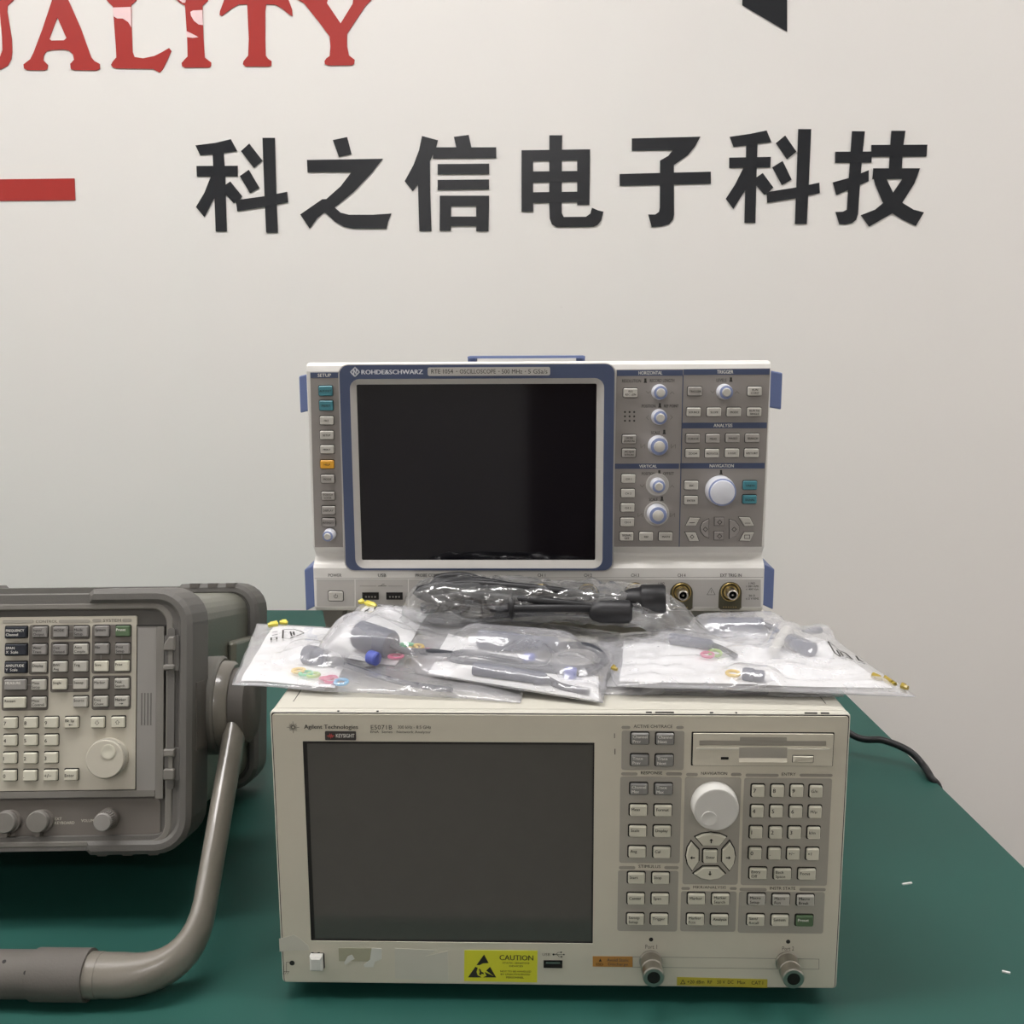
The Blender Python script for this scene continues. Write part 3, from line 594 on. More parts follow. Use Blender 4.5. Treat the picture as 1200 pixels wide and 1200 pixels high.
# ------------------------------------------------------------------ oscilloscope standing on the analyzer
SWX, SY = 0.4106 / 2, 0.9074
SB = EYE.z - 0.0196 - 0.228          # bottom of its front
S_TOP = AZ + Z1                      # top of the analyzer
SF = Frame(Matrix.Translation((-0.2069 + SWX, SY, S_TOP)))
sc = thing('oscilloscope', 'white and blue benchtop oscilloscope with a large dark screen, standing on the network analyzer', 'oscilloscope', SF.m)
z0, z1 = SB - S_TOP, SB - S_TOP + .228
zA = SF.uv(800, 640.5)[1]; zB = SF.uv(800, 652)[1]; zC = SF.uv(800, 665)[1]; zD = SF.uv(800, 711)[1]
prof = [(.20, z0 + .004), (.20, z1 - .004), (.012, z1), (.004, z1 - .0006), (.0012, z1 - .003), (0, z1 - .0075), (0, zA), (.0015, zA - .0012), (.0075, zB + .002), (.0075, zB - .001), (-.001, zC + .003), (-.003, zC), (-.003, zD), (-.0005, zD - .003), (.002, z0 + .001), (.006, z0)]
b = MB('scope_white', 'scope_silver')
n = len(prof); vs = [(-SWX, y, z) for y, z in prof] + [(SWX, y, z) for y, z in prof]
b.add(vs, [(i, (i + 1) % n, n + (i + 1) % n, n + i) for i in range(n)] + [tuple(range(n))[::-1], tuple(range(n, 2 * n))], 'scope_white')
b.build('housing', sc, bevel=0.0012, angle=50)
for x in (-SWX + .014, SWX - .014):
    for y in (.022, .17):
        f = MB('rubber_light'); f.add([(x + dx * a, y + dy * a, z) for z, a in ((0, .7), (z0 + .004, 1)) for dx, dy in ((-.011, -.012), (.011, -.012), (.011, .012), (-.011, .012))],
            [(3, 2, 1, 0), (4, 5, 6, 7), (0, 1, 5, 4), (1, 2, 6, 5), (2, 3, 7, 6), (3, 0, 4, 7)]); f.build('foot', sc, bevel=.002)
# corner bumpers, one per side and end
for sgn, pz, ln, lbl in ((-1, (440, 483.5), 0, None), (-1, (665.5, 714.5), 0, None), (1, (436, 479.5), 0, None), (1, (665, 713), 0, None)):
    xp = (348.5, 361) if sgn < 0 and pz[0] < 500 else (355, 368) if sgn < 0 else (904.4, 919) if pz[0] < 500 else (894.3, 909.5)
    a = SF.uv(xp[0] if sgn < 0 else xp[1], sum(pz) / 2)[0]; zt = SF.uv(xp[0], pz[0])[1]; zb = SF.uv(xp[0], pz[1])[1]
    x0, x1 = (a, -SWX + .004) if sgn < 0 else (SWX - .004, a)
    b = MB('bumper_blue'); pl = [(x0, zb), (x1, zb), (x1, zt), (x0, zt)]
    o0 = .004; sl = .006
    vs = []
    xo, xi = (x0, x1) if sgn < 0 else (x1, x0)
    hb = .0035 if pz[0] > 500 else .001
    for y, k in ((o0, 0), (.20, 0)):
        vs += [(xo, y + .004, zb - (hb if y < .1 else 0)), (xi, y, zb + .001 + hb), (xi, y, zt + .001 + hb), (xo, y + .004, zt - hb)]
    fs = [(0, 1, 2, 3), (7, 6, 5, 4), (0, 4, 5, 1), (1, 5, 6, 2), (2, 6, 7, 3), (3, 7, 4, 0)]
    b.add(vs, fs if sgn < 0 else [f[::-1] for f in fs]); b.build('corner_bumper', sc, bevel=.0012)
# carry handle folded flat on top
hx0, hx1 = SF.uv(549, 418, .10)[0], SF.uv(685, 417, .10)[0]; zt = SF.uv(620, 416.9, .10)[1]
b = MB('bumper_blue'); b.prism(rrect(hx0, zt - .0022, hx1, zt, .001, 2), .085, .115)
for x in (hx0 + .004, hx1 - .004): b.box(x - .004, x + .004, .09, .11, z1 - .002, zt - .001)
b.build('carry_handle', sc)
# grey control fields and blue heading bars
b = MB('scope_grey', 'scope_blue', 'white_ink', 'ink', 'soft_ink')
YP = -.0006
def fld(q, m, y=YP, r=0): b.prism([SF.uv(*p) for p in q], y, .0002, mat=m, back=False)
fld([(722.4, 433.2), (902.4, 431.6), (892.5, 640.5), (718.6, 640.5)], 'scope_grey')
BARS = [('SETUP', (364, 436.4, 397.6, 443), 372.5, 388), ('HORIZONTAL', (722.9, 433.6, 800, 440.4), 748.3, 776), ('TRIGGER', (801, 432.4, 901.6, 439.2), 840, 859), ('ANALYSIS', (799, 495.2, 898.3, 501.8), 836, 858), ('VERTICAL', (720.4, 543.2, 795.6, 549.3), 749, 769.5), ('NAVIGATION', (796.8, 542.5, 895.8, 549), 831.5, 859.5)]
def bars(l):
  for s, q, t0, t1 in l:
    b.prism(rrect(*SF.rect(*q)), YP - .0002, 0, mat='scope_blue', back=False); b.text(s, *SF.rect(t0, q[1] + 1.3, t1, q[3] - 1.4), YP - .00035, 'white_ink', .01)
bars(BARS[1:])
b.line([SF.uv(800.3, 440), SF.uv(795.8, 640)], .0008, YP - .0002, 'scope_blue')
def T(s, x0, y0, x1, y1, m='ink', bo=.012): b.text(s, *SF.rect(x0, y0, x1, y1), YP - .00025, m, bo)
T('RESOLUTION', 729, 444.4, 751, 448.2); T('RECORD LENGTH', 761.5, 444, 790, 447.8); T('POSITION', 752, 474, 768, 477.6); T('REF POINT', 778, 474, 795, 477.4); T('SCALE', 763, 505.3, 773, 508.8)
T('LEVELS', 839.5, 443.6, 851, 447.4); T('POSITION', 752, 553.3, 767.5, 556.5); T('OFFSET', 777, 553, 789.5, 556.3); T('SCALE', 760.5, 583.4, 770.5, 587)
for x, y in ((756.2, 446), (773.2, 475), (778.3, 506.2), (856.4, 444.8), (772.5, 553.6), (775.6, 584.2), (844.8, 553.2)):   # press-knob symbols
    b.prism([SF.uv(x + a, y + c) for a, c in ((-2, 2.6), (2, 2.6), (1.2, .4), (1.2, -2.6), (-1.2, -2.6), (-1.2, .4))], YP - .0002, 0, mat='ink', back=False)
for x, y, k in ((759.5, 460, 0), (787.5, 460, 1), (835, 459.5, 0), (863.5, 459.5, 1), (752.5, 569.5, 0), (787.5, 569.5, 1)):
    d = 1.6 if k == 0 else -1.6; b.line([SF.uv(x - 2.4, y - d), SF.uv(x, y + d * .6), SF.uv(x + 2.4, y - d)], .0003, YP - .0002, 'soft_ink')
for x, y, k in ((758.7, 489.3, -1), (786.7, 489, 1)): b.line([SF.uv(x - k * 1.2, y - 2.4), SF.uv(x + k * 1.2, y), SF.uv(x - k * 1.2, y + 2.4)], .0003, YP - .0002, 'soft_ink')
for x, y in ((753.3, 522.8), (789, 522.8), (750, 603.5), (788, 603.5)):
    b.line([SF.uv(x - 2.4, y - 2.2), SF.uv(x - 2.4, y + 2.2)], .0003, YP - .0002, 'soft_ink'); b.line([SF.uv(x + 2.4, y - 2.2), SF.uv(x + 2.4, y + 2.2)], .0003, YP - .0002, 'soft_ink'); b.line([SF.uv(x - 1.6, y + 1.4), SF.uv(x + 1.6, y - 1.4)], .0003, YP - .0002, 'soft_ink')
for i in range(3):
    for j in range(3): u, v = SF.uv(732.3 + 5.4 * i, 482.8 + 5.1 * j); b.prism(circ(u, v, .0009, 10), YP - .0002, 0, mat='ink', back=False)
b.build('control_field', sc)
b = MB('scope_grey', 'scope_blue', 'white_ink'); fld([(363.6, 437), (398.3, 436.4), (402, 641), (369, 641)], 'scope_grey'); bars(BARS[:1]); b.build('control_field', sc)
# screen bezel
qo = SF.rect(401.4, 427.4, 718.8, 668.4, -.004); qi = SF.rect(413.2, 443.6, 707, 666, -.004); qs = SF.rect(421.4, 450.2, 698, 655.6)
b = MB('scope_silver'); b.ring(rrect(qo[0] - .0012, qo[1] - .0012, qo[2] + .0012, qo[3] + .0008, .009, 5), rrect(*qo, .008, 5), -.0036, 0); b.build('bezel_edge', sc)
b = MB('scope_blue', 'knob_pale', 'scope_silver', 'ink')
b.ring(rrect(*qo, .008, 5), rrect(*qi, .0085, 5), -.0042, 0, 'scope_blue')
YB = -.0044
b.text('ROHDE&SCHWARZ', *SF.rect(423.5, 433.3, 495.3, 438.5, -.004), YB, 'knob_pale', .03)
c0 = [(416.1, 430.6), (421.2, 435.9), (416.1, 441.2), (411, 435.9)]
b.line([SF.uv(x, y, -.004) for x, y in c0], .0011, YB, 'knob_pale', closed=True)
b.line([SF.uv(x, y, -.004) for x, y in ((414.6, 438.4), (414.6, 433.4), (417.6, 438.4), (417.6, 433.4))], .0009, YB, 'knob_pale')
b.prism(rrect(*SF.rect(501.3, 430.3, 644.7, 440.2, -.004), .0015, 3), YB - .0003, 0, mat='scope_silver', back=False)
for s, x0, x1 in (('RTE 1054', 505.5, 531), ('·', 534.8, 535.8), ('OSCILLOSCOPE', 538.8, 581), ('·', 584.4, 585.4), ('500 MHz', 588, 612), ('·', 615.2, 616.2), ('5 GSa/s', 619, 641.5)):
    if s == '·': u, v = SF.uv((x0 + x1) / 2, 435.2, -.004); b.prism(circ(u, v, .0005, 8), YB - .0005, 0, mat='ink', back=False)
    else: b.text(s, *SF.rect(x0, 432.6, x1, 437.8, -.004), YB - .0005, 'ink', .004)
b.build('bezel', sc)
b = MB('scope_silver'); b.ring(rrect(*qi, .0085, 5), rrect(*qs, .001, 5), -.0040, 0, yi=-.0008); b.build('screen_frame', sc)
b = MB('scope_glass'); b.prism(rrect(qs[0] - .001, qs[1] - .001, qs[2] + .001, qs[3] + .001), -.0009, 0); tag(b.build('screen', sc), 'black switched-off screen')
# keys
def skey(x, y, s, m='key_silver', w=.0126, h=.0080, ink='ink', nm='key'):
    return key(SF, sc, x, y, w, h, m, s.split('|'), ink, c=-.0032, gap=.0004, r=.0012, tsize=.0019, bold=.018, halign='center', name=nm, base=-.0006)
for x, y, s, m in ((381.2, 458.1, 'AUTOSET', 'key_teal'), (381.9, 475.4, 'PRESET', 'key_teal'), (382.5, 492.9, 'FILE', 'key_silver'), (382.7, 510, 'SETUP', 'key_silver'), (383.1, 526.9, 'PRINT', 'key_silver'), (383.1, 544.4, 'HELP', 'key_yellow'),
                   (383.7, 561.5, 'MODE', 'key_dim'), (384.2, 581.5, 'TOUCH|LOCK', 'key_dim'), (384.6, 598.3, 'DISPLAY', 'key_dim'), (384.8, 612.5, 'INTENSITY', 'scope_grey')):
    o = skey(x, y, s, m, h=.0090 if m == 'key_teal' else .0078)
    if m in ('key_teal', 'key_yellow'): o['label'] = 'teal key' if m == 'key_teal' else 'yellow help key'
for x, y, s in ((739, 460.4, 'RES|REC LEN'), (884.8, 458.6, 'RUN|CONT'), (813.3, 483, 'SOURCE'), (837.1, 483, 'SLOPE'), (860.4, 483, 'MODE'), (884.3, 483, 'RUN Nx|SINGLE'), (811.8, 531.4, 'ZOOM'), (834.8, 531.4, 'PROTOCOL'), (858.2, 531, 'LOGIC'), (881.1, 531, 'HISTORY'),
                (736.7, 561.2, 'CH 1'), (736.1, 578.2, 'CH 2'), (735.7, 595.1, 'CH 3'), (735.4, 612, 'CH 4'), (734.5, 629, 'SIGNAL|OFF'), (757.4, 629, 'REF'), (780.3, 629, 'MATH'), (810.4, 569, 'ESC'), (810, 586.5, 'ENTER')): skey(x, y, s)
for x, y, s in ((814.6, 458.6, 'TRIGGER'), (737.6, 514.9, 'HORI|ZONTAL'), (737.2, 531, 'ACQUI|SITION'), (812.2, 514.1, 'CURSOR'), (835.7, 514.1, 'MEAS'), (859, 513.6, 'MASKS'), (882, 513.6, 'SEARCH')): skey(x, y, s, 'key_dim')
for x, y, s in ((879.3, 569, 'UNDO'), (878.8, 585.5, 'SIGNAL')): skey(x, y, s, 'key_teal')['label'] = 'teal key'
# slanted cursor keys
def nkey(pxs, m='key_silver', mark=None):
    pl = SF.pts(pxs, -.002); b = MB(m, 'gap', 'ink'); b.prism(inset(pl, -.0004), -.0009, 0, mat='gap', back=False); b.prism(pl, -.0026, 0, ch=.0005, mat=m, back=False)
    if mark: b.line([SF.uv(x, y, -.0026) for x, y in mark], .0005, -.0028, 'ink', closed=True)
    b.build('cursor_key', sc)
def dia(x, y, r=2.6): return [(x - r, y), (x, y - r), (x + r, y), (x, y + r)]
def c6(l): return [(700 + a / 5.4545, 530 + c / 5.4545) for a, c in l]
nkey(c6([(750, 418), (808, 418), (808, 468), (750, 468)]), 'scope_grey', dia(843.4, 612)); nkey(c6([(748, 508), (805, 508), (805, 560), (748, 560)]), 'scope_grey', dia(843.2, 628.3))
nkey(c6([(712, 428), (712, 548), (682, 535), (662, 508), (660, 480), (674, 450)]), 'scope_grey', dia(826.6, 620.3)); nkey(c6([(845, 430), (880, 440), (905, 470), (908, 500), (890, 535), (845, 552)]), 'scope_grey', dia(860.3, 620.3))
nkey(c6([(592, 418), (655, 420), (630, 470), (565, 470)]), 'key_silver', [(808, 612.5), (814, 612.5)]); nkey(c6([(562, 512), (628, 512), (650, 568), (588, 568)]), 'key_silver', dia(811, 629, 2.2))
nkey(c6([(905, 415), (975, 418), (1002, 470), (940, 472)]), 'key_silver', [(873, 613), (879, 613)]); nkey(c6([(940, 512), (1002, 512), (975, 568), (910, 565)]), 'key_silver', [(872.5, 627), (878.5, 627), (878.5, 631), (872.5, 631)])
# knobs
def knob(x, y, r, L=.012, ring=None, nm='knob'):
    u, v = SF.uv(x, y, -.008); b = MB('knob_pale', 'knob_blue', 'scope_grey')
    if ring: b.lathe((u, 0, v), [(ring, .0006), (ring, .0012), (ring - .0008, .0014), (ring - .0016, .0010)], 'scope_silver', n=36)
    b.lathe((u, 0, v), [(r * 1.12, .0006), (r * 1.06, .004), (r, L * .8), (r * .94, L)], 'knob_pale', n=36, cap=False)
    b.lathe((u, 0, v), [(r * .94, L), (r * .62, L + .0006)], 'knob_blue', n=36, cap=False)
    b.lathe((u, 0, v), [(r * .62, L + .0006), (r * .58, L + .0018), (r * .50, L + .0022), (0, L + .0022)], 'key_silver', n=30)
    b.build(nm, sc)
for x, y, r, rg in ((773.7, 459.9, .0062, None), (773.3, 489.2, .0062, None), (772, 522.8, .0080, None), (850.3, 459.5, .0062, None), (771.5, 569.4, .0060, .0103), (770.6, 603.3, .0081, .0112), (385, 627.5, .0050, None)): knob(x, y, r, ring=rg)
u, v = SF.uv(845.5, 576, -.01); b = MB('knob_pale', 'knob_blue'); b.lathe((u, 0, v), [(.0132, .0006), (.0130, .007), (.0122, .0145)], 'knob_pale', n=44, cap=False); b.lathe((u, 0, v), [(.0122, .0145), (.0108, .0152)], 'knob_blue', n=44, cap=False)
b.lathe((u, 0, v), [(.0108, .0152), (.0104, .0165), (.0098, .0168), (0, .0168)], 'knob_pale', n=44); b.build('navigation_knob', sc)
# lower connector strip
b = MB('scope_silver', 'ink', 'soft_ink', 'scope_grey'); YL = -.0032
fq = lambda q, m, y=YL: b.prism([SF.uv(*p, -.003) for p in q], y, -.0028, mat=m, back=False)
b.line([SF.uv(369, 677.6, -.003), SF.uv(894, 676.4, -.003)], .0004, YL - .0001, 'scope_grey')
for x0, x1, yy in ((371, 415.5, 710.5), (416.5, 478, 711), (479, 600, 711), (601, 891.5, 711)): fq([(x0, 679), (x1, 679), (x1, yy), (x0 + .5, yy)], 'scope_silver')
for s, x0, x1 in (('POWER', 384.8, 400.2), ('USB', 443, 452.5), ('PROBE COMP', 487, 515), ('CH 1', 630, 639), ('CH 2', 684.5, 693.5), ('CH 3', 739.5, 748.8), ('CH 4', 794, 803.3), ('EXT TRIG IN', 844, 868.8)): b.text(s, *SF.rect(x0, 672.2, x1, 675.9, -.003), YL - .0002, 'ink', .012)
b.line([SF.uv(422, 686.7, -.003), SF.uv(441, 686.7, -.003)], .0003, YL - .0002, 'soft_ink'); b.line([SF.uv(455, 686.7, -.003), SF.uv(472, 686.7, -.003)], .0003, YL - .0002, 'soft_ink')
b.line([SF.uv(443.5, 686.7, -.003), SF.uv(452.5, 686.5, -.003)], .0005, YL - .0002); b.line([SF.uv(446, 686.7, -.003), SF.uv(448.5, 684.5, -.003), SF.uv(450.5, 684.5, -.003)], .0004, YL - .0002)
b.line([SF.uv(x, y, -.003) for x, y in ((828.5, 696.8), (833.3, 688.8), (838, 696.8))], .0004, YL - .0002, 'soft_ink', closed=True); b.line([SF.uv(833.3, 691.6, -.003), SF.uv(833.3, 694.8, -.003)], .0004, YL - .0002, 'soft_ink')
for x0, l in ((768, ('1 MΩ', '≤ 400 V', '≤ 300 V')), (874, ('1 MΩ', '≤ 300 V RMS', '≤ 400 Vpk', '', '50 Ω', '≤ 5 V RMS'))):
    for i, s in enumerate(l):
        if s: b.text(s, *SF.rect(x0 + (0 if len(s) > 5 else 3.5), 682.2 + 3.6 * i, x0 + (15 if len(s) > 8 else 10.5), 684.6 + 3.6 * i, -.003), YL - .0002, 'ink', .01)
b.build('connector_strip', sc)
b = MB('key_silver', 'gap', 'ink'); q = SF.rect(385, 692.8, 402.2, 703.8, -.003); b.prism(rrect(q[0] - .0006, q[1] - .0006, q[2] + .0006, q[3] + .0006, .0018, 3), -.0034, -.0028, mat='gap', back=False); b.prism(rrect(*q, .0014, 3), -.0046, -.003, ch=.0005, mat='key_silver', back=False)
u, v = SF.uv(393.6, 698.6, -.0046); b.line([(u + .0017 * math.cos(R(a)), v + .0017 * math.sin(R(a))) for a in range(125, 420, 20)], .0004, -.0048); b.line([(u, v), (u, v + .0022)], .0004, -.0048); b.build('power_button', sc)
for x0, x1 in ((424.7, 444), (452.8, 472)):
    q = SF.rect(x0, 694, x1, 702.4, -.003); b = MB('nickel_dark', 'steel', 'gap'); b.ring(rrect(*q), inset(rrect(*q), .0009), -.0040, -.003, mat='nickel_dark'); b.prism(inset(rrect(*q), .0007), -.0033, -.003, mat='gap', back=False)
    for i in range(4): b.box(q[0] + .0026 + i * .0028, q[0] + .0040 + i * .0028, -.0038, -.003, q[1] + .0018, q[1] + .0032, 'steel')
    b.build('usb_port', sc)
for x, y, ry in ((634.5, 699, 1), (689, 698.8, 1), (744, 698, 1), (798.3, 698, 1), (855.5, 697.5, 1)):
    b = MB('olive_plate', 'gold', 'nickel_dark', 'steel', 'scope_silver', 'white_ink'); q = SF.rect(x - 13.4, y - 15.8, x + 13.4, y + 16.6, -.003)
    top = [(q[0] + (q[2] - q[0]) / 2 * (1 - math.cos(R(a))), q[3] - .0105 + .0105 * math.sin(R(a))) for a in range(0, 181, 15)]
    pl = top + [(q[2], q[1] + .002), (q[2] - .002, q[1]), (q[0] + .002, q[1]), (q[0], q[1] + .002)]
    b.prism(inset(pl, -.0009), -.0036, -.0028, mat='scope_silver', back=False); b.prism(pl, -.0040, -.0028, mat='olive_plate', back=False)
    u, v = SF.uv(x, y - 4.3, -.003)
    b.lathe((u, 0, v), [(.0086, .0040), (.0088, .0052), (.0078, .0056), (.0072, .0044)], 'gold', n=36, cap=False); b.lathe((u, 0, v), [(.0066, .0040), (.0062, .0048), (.0050, .0048)], 'gold', n=36)
    b.lathe((u, 0, v), [(.0047, .004), (.0047, .016), (.0040, .0166), (.0034, .0166), (.0034, .010)], 'steel', n=30, cap=False); b.lathe((u, 0, v), [(.0034, .0135), (.0016, .0135), (.0014, .016), (0, .016)], 'nickel_dark', n=24); b.lathe((u, -.0135, v), [(.0007, 0), (.0007, .003)], 'steel', n=8)
    for i in range(6): b.prism(circ(u - .0055 + .0022 * i, q[1] + .0024, .0006, 8), -.0042, -.0040, mat='gold', back=False)
    b.build('bnc_socket', sc)
# ------------------------------------------------------------------ portable spectrum analyzer propped on its handle (left)
AL, YA = 0.22091, 0.04687
CORNER = Vector((-0.30175, 0.85473, EYE.z - 0.21213))
ROT = (Matrix.Rotation(YA, 4, 'Z') @ Matrix.Rotation(-AL, 4, 'X'))
LF = Frame(Matrix.Translation(CORNER) @ ROT)        # origin: top right corner of the front
WW, HH = 0.385, 0.2276
OFF = Vector((-WW / 2, 0.29, -HH))
sa = thing('spectrum_analyzer', 'grey portable spectrum analyzer tilted back on its carrying handle at the left', 'spectrum analyzer', LF.m @ Matrix.Translation(OFF))
def L(b, name, parent=None, **k):
    o = b.build(name, parent or sa, **k)
    if parent is None: o.location = -OFF
    return o
def arc(cx, cy, r, a0, a1, n=6): return [(cx + r * math.cos(R(a0 + (a1 - a0) * k / n)), cy + r * math.sin(R(a0 + (a1 - a0) * k / n))) for k in range(n + 1)]
b = MB('case_metal'); b.prism(rrect(-WW + .012, -HH + .012, -.012, -.010, .022, 6), .03, .27); L(b, 'case')
# raised side rail around the handle hub
b = MB('case_metal'); b.prism(rrect(-.014, -.165, -.004, -.058, .004, 3), .165, .262, ch=.004, taper=0); L(b, 'side_panel', bevel=.003)
b = MB('rubber_grey')
b.ring(rrect(-WW + .004, -HH + .004, -.004, -.0045, .026, 6), rrect(-WW + .016, -HH + .016, -.016, -.016, .018, 6), .001, .052)
def guard(b, c0, c1, ch, s=1):
    o = [(-.090, -.0040), (-.086, 0)] + arc(-.030, -.030, .030, 90, 0) + arc(-.030, -HH + .030, .030, 0, -90) + [(-.086, -HH), (-.090, -HH + .004), (-.090, -HH + .013)] + arc(-.030, -HH + .030, .017, -90, 0) + arc(-.030, -.030, .017, 0, 90) + [(-.090, -.013)]
    if s < 0: o = [(-WW - x, z) for x, z in o]
    b.prism(o, c0, c1, ch=ch)
guard(b, -.002, .050, .004); guard(b, -.002, .050, .004, -1)
for c0, c1, v0, v1, m in ((.012, .040, -.142, -.083, 'grip_rubber'),): b.box(-.002, .0012, c0, c1, v0, v1, m)
for x in (-.078, -.056, -.034): b.box(x - .004, x + .004, .006, .02, -HH - .0022, -HH + .001)
L(b, 'front_bumper')
b = MB('rubber_grey', 'grip_rubber')
b.ring(rrect(-WW + .003, -HH + .003, -.003, -.003, .028, 6), rrect(-WW + .03, -HH + .03, -.03, -.03, .018, 6), .252, .292)
guard(b, .250, .294, .004); guard(b, .250, .294, .004, -1)
for k in range(3): b.box(-.076 + .020 * k, -.066 + .020 * k, .2494, .262, -.0042, .0006, 'grip_rubber')
L(b, 'rear_bumper')
b = MB('grip_rubber')
for x in (-.06, -WW + .06):
    f = MB('grip_rubber'); f.box(x - .02, x + .02, .268, .292, -HH - .0045, -HH + .002); L(f, 'foot')
# face: backing, inner frame, panel
b = MB('rubber_grey'); b.prism(rrect(-WW + .014, -HH + .014, -.010, -.012, .02, 6), .006, .02); L(b, 'front_backing')
r1 = LF.rect(100, 706.5, 202, 992, 0); r2 = LF.rect(100, 714, 193.5, 985, 0)
b = MB('rubber_light'); b.ring(rrect(-WW - r1[0] * 0 + .018, r1[1], r1[2], r1[3], .018, 6), rrect(-WW + .024, r2[1], r2[2], r2[3], .013, 6), .0005, .007); L(b, 'inner_frame', bevel=.0012)
CP = .003
def lp(x0, y0, x1, y1, c=CP): return LF.rect(x0, y0, x1, y1, c)
pr = lp(3, 722.5, 159.3, 926)
b = MB('panel_cream'); b.prism(rrect(pr[0] - .004, pr[1], pr[2], pr[3], .001, 2), CP, .007); L(b, 'key_panel')
b = MB('panel_dark', 'analyzer_glass', 'rubber_light')
b.prism(rrect(-WW + .026, pr[1], pr[0] - .005, pr[3], .002, 2), CP, .007, mat='rubber_light'); b.prism(rrect(-WW + .045, pr[1] + .022, pr[0] - .03, pr[3] - .012, .002, 2), CP - .0006, CP, mat='analyzer_glass', back=False); L(b, 'display')
lo = lp(3, 936.5, 188, 984.5, .005)
b = MB('panel_dark', 'white_ink', 'rubber_light')
b.prism(rrect(-WW + .028, lo[1], lo[2], lo[3], .004, 3), .005, .007, mat='panel_dark')
le = lp(3, 927.5, 181, 934.5, .001); b.prism(rrect(-WW + .028, le[1], le[2], le[3]), .001, .007, mat='rubber_light')
def LT(s, x0, y0, x1, y1, c, m='ink', bo=.01): b.text(s, *LF.rect(x0, y0, x1, y1, c), c - .00025, m, bo)
LT('EXT', 64.2, 957.8, 72.5, 961, .005, 'ivory_key'); LT('KEYBOARD', 64.2, 962.5, 87.4, 965.8, .005, 'ivory_key'); LT('VOLUME', 95.3, 959.8, 112, 963.2, .005, 'ivory_key')
L(b, 'lower_panel')
# sliding side cover with grooves, hinge column and its clips
b = MB('shutter_grey', 'rubber_light', 'gap', 'rubber_grey')
b.prism(rrect(*lp(160.6, 733.5, 182.5, 926.6, .0015)), .0015, .007, mat='shutter_grey'); b.prism(rrect(*lp(182.5, 734, 191.5, 936, .0005)), .0005, .007, mat='rubber_light')
b.prism(rrect(*lp(160, 732.4, 201, 733.6, .0012)), .001, .004, mat='gap', back=False)
for k in range(4): b.prism(rrect(*lp(165.4 + 3.6 * k, 812, 166.6 + 3.6 * k, 850, .0015), .0003, 2), .0012, .002, mat='rubber_grey', back=False)
L(b, 'side_cover')
b = MB('rubber_light', 'rubber_grey'); b.prism(rrect(*lp(196.5, 736, 204.5, 925, -.001), .002, 3), -.002, .006, mat='rubber_grey'); L(b, 'hinge_column')
for y0, y1, up in ((746, 785, 1), (878, 914, 0)):
    b = MB('rubber_light', 'gap', 'rubber_grey'); q = lp(191.5, y0, 204.5, y1, -.004)
    b.prism(rrect(q[0], q[1] - .001, q[2] + .003, q[3] + .001, .001, 2), -.0012, .004, mat='rubber_grey', back=False)
    h = (q[3] - q[1]); a, c = (q[3] - h * .42, q[3]) if up else (q[3] - h * .24, q[3]); d, e = (q[1], q[1] + h * .16) if up else (q[1], q[1] + h * .36)
    b.prism([(q[0], a), (q[2], a), (q[2], c), (q[0] + .005, c), (q[0], a + (c - a) * .35)] if up else rrect(q[0], a, q[2], c), -.0055, .004, ch=.001, mat='rubber_light'); b.prism(rrect(q[0], d, q[2], e, .0015, 2), -.0055, .004, ch=.001, mat='rubber_light')
    b.prism(rrect(q[0] + .004, e, q[2] - .002, a), -.0035, .004, mat='rubber_light'); L(b, 'cover_clip')
# printed pads on the key panel
b = MB('panel_dark', 'pad_bar', 'panel_cream', 'ink', 'soft_ink', 'shutter_grey')
def s5(x0, y0, x1, y1): return lp(x0 / 5.2167, 700 + y0 / 5.2167, x1 / 5.2167, 700 + y1 / 5.2167)
for q in ((178, 168, 301, 472), (309, 168, 552, 258), (309, 270, 551, 580), (562, 166, 806, 466), (12, 480, 297, 692), (562, 478, 803, 687)): b.prism(rrect(*s5(*q), .0022, 3), CP - .0003, CP, mat='panel_dark', back=False)
for q in ((16, 139, 208, 158), (360, 137, 552, 156), (565, 132, 620, 151), (748, 130, 806, 149)): b.prism(rrect(*s5(*q), .0012, 2), CP - .0003, CP, mat='pad_bar', back=False)
LT('CONTROL', 219 / 5.2167, 700 + 139 / 5.2167, 352 / 5.2167, 700 + 156 / 5.2167, CP, 'soft_ink', .004); LT('SYSTEM', 630 / 5.2167, 700 + 132 / 5.2167, 740 / 5.2167, 700 + 150 / 5.2167, CP, 'soft_ink', .004)
for x0, y0, x1, y1 in ((410, 210, 446, 214), (410, 532, 442, 536), (160, 533, 190, 537), (616, 352, 620, 390), (744, 350, 748, 388)): b.prism(rrect(*s5(x0, y0, x1, y1)), CP - .0005, CP, mat='shutter_grey', back=False)
L(b, 'panel_print')
def lkey(x, y, s, m='pale_grey_key', w=.0122, h=.0092, im='ink', nm='key', ts=.0024, va=.5, c=-.001):
    l = s.split('|'); u, v = LF.uv(x, y, c); q = MB(m, 'gap', im)
    o = key(LF, sa, x, y, w, h, m, l, im, c=c, gap=.0007, r=.0008, tsize=ts, valign=va, name=nm, base=CP - .0003); o.location = -OFF; return o
for x, y, s in ((17.6, 741.2, 'FREQUENCY|Channel'), (17.6, 761.7, 'SPAN|X  Scale'), (17.3, 782.4, 'AMPLITUDE|Y  Scale')): lkey(x, y, s, 'navy_key', .0186, .0096, 'white_ink')['label'] = 'dark navy key'
lkey(16.9, 802.6, 'MEASURE', 'shutter_grey', .0186, .0092, 'white_ink', va=.68); lkey(16.3, 823.6, 'Restart', 'ivory_key', .0186, .0094, va=.68)
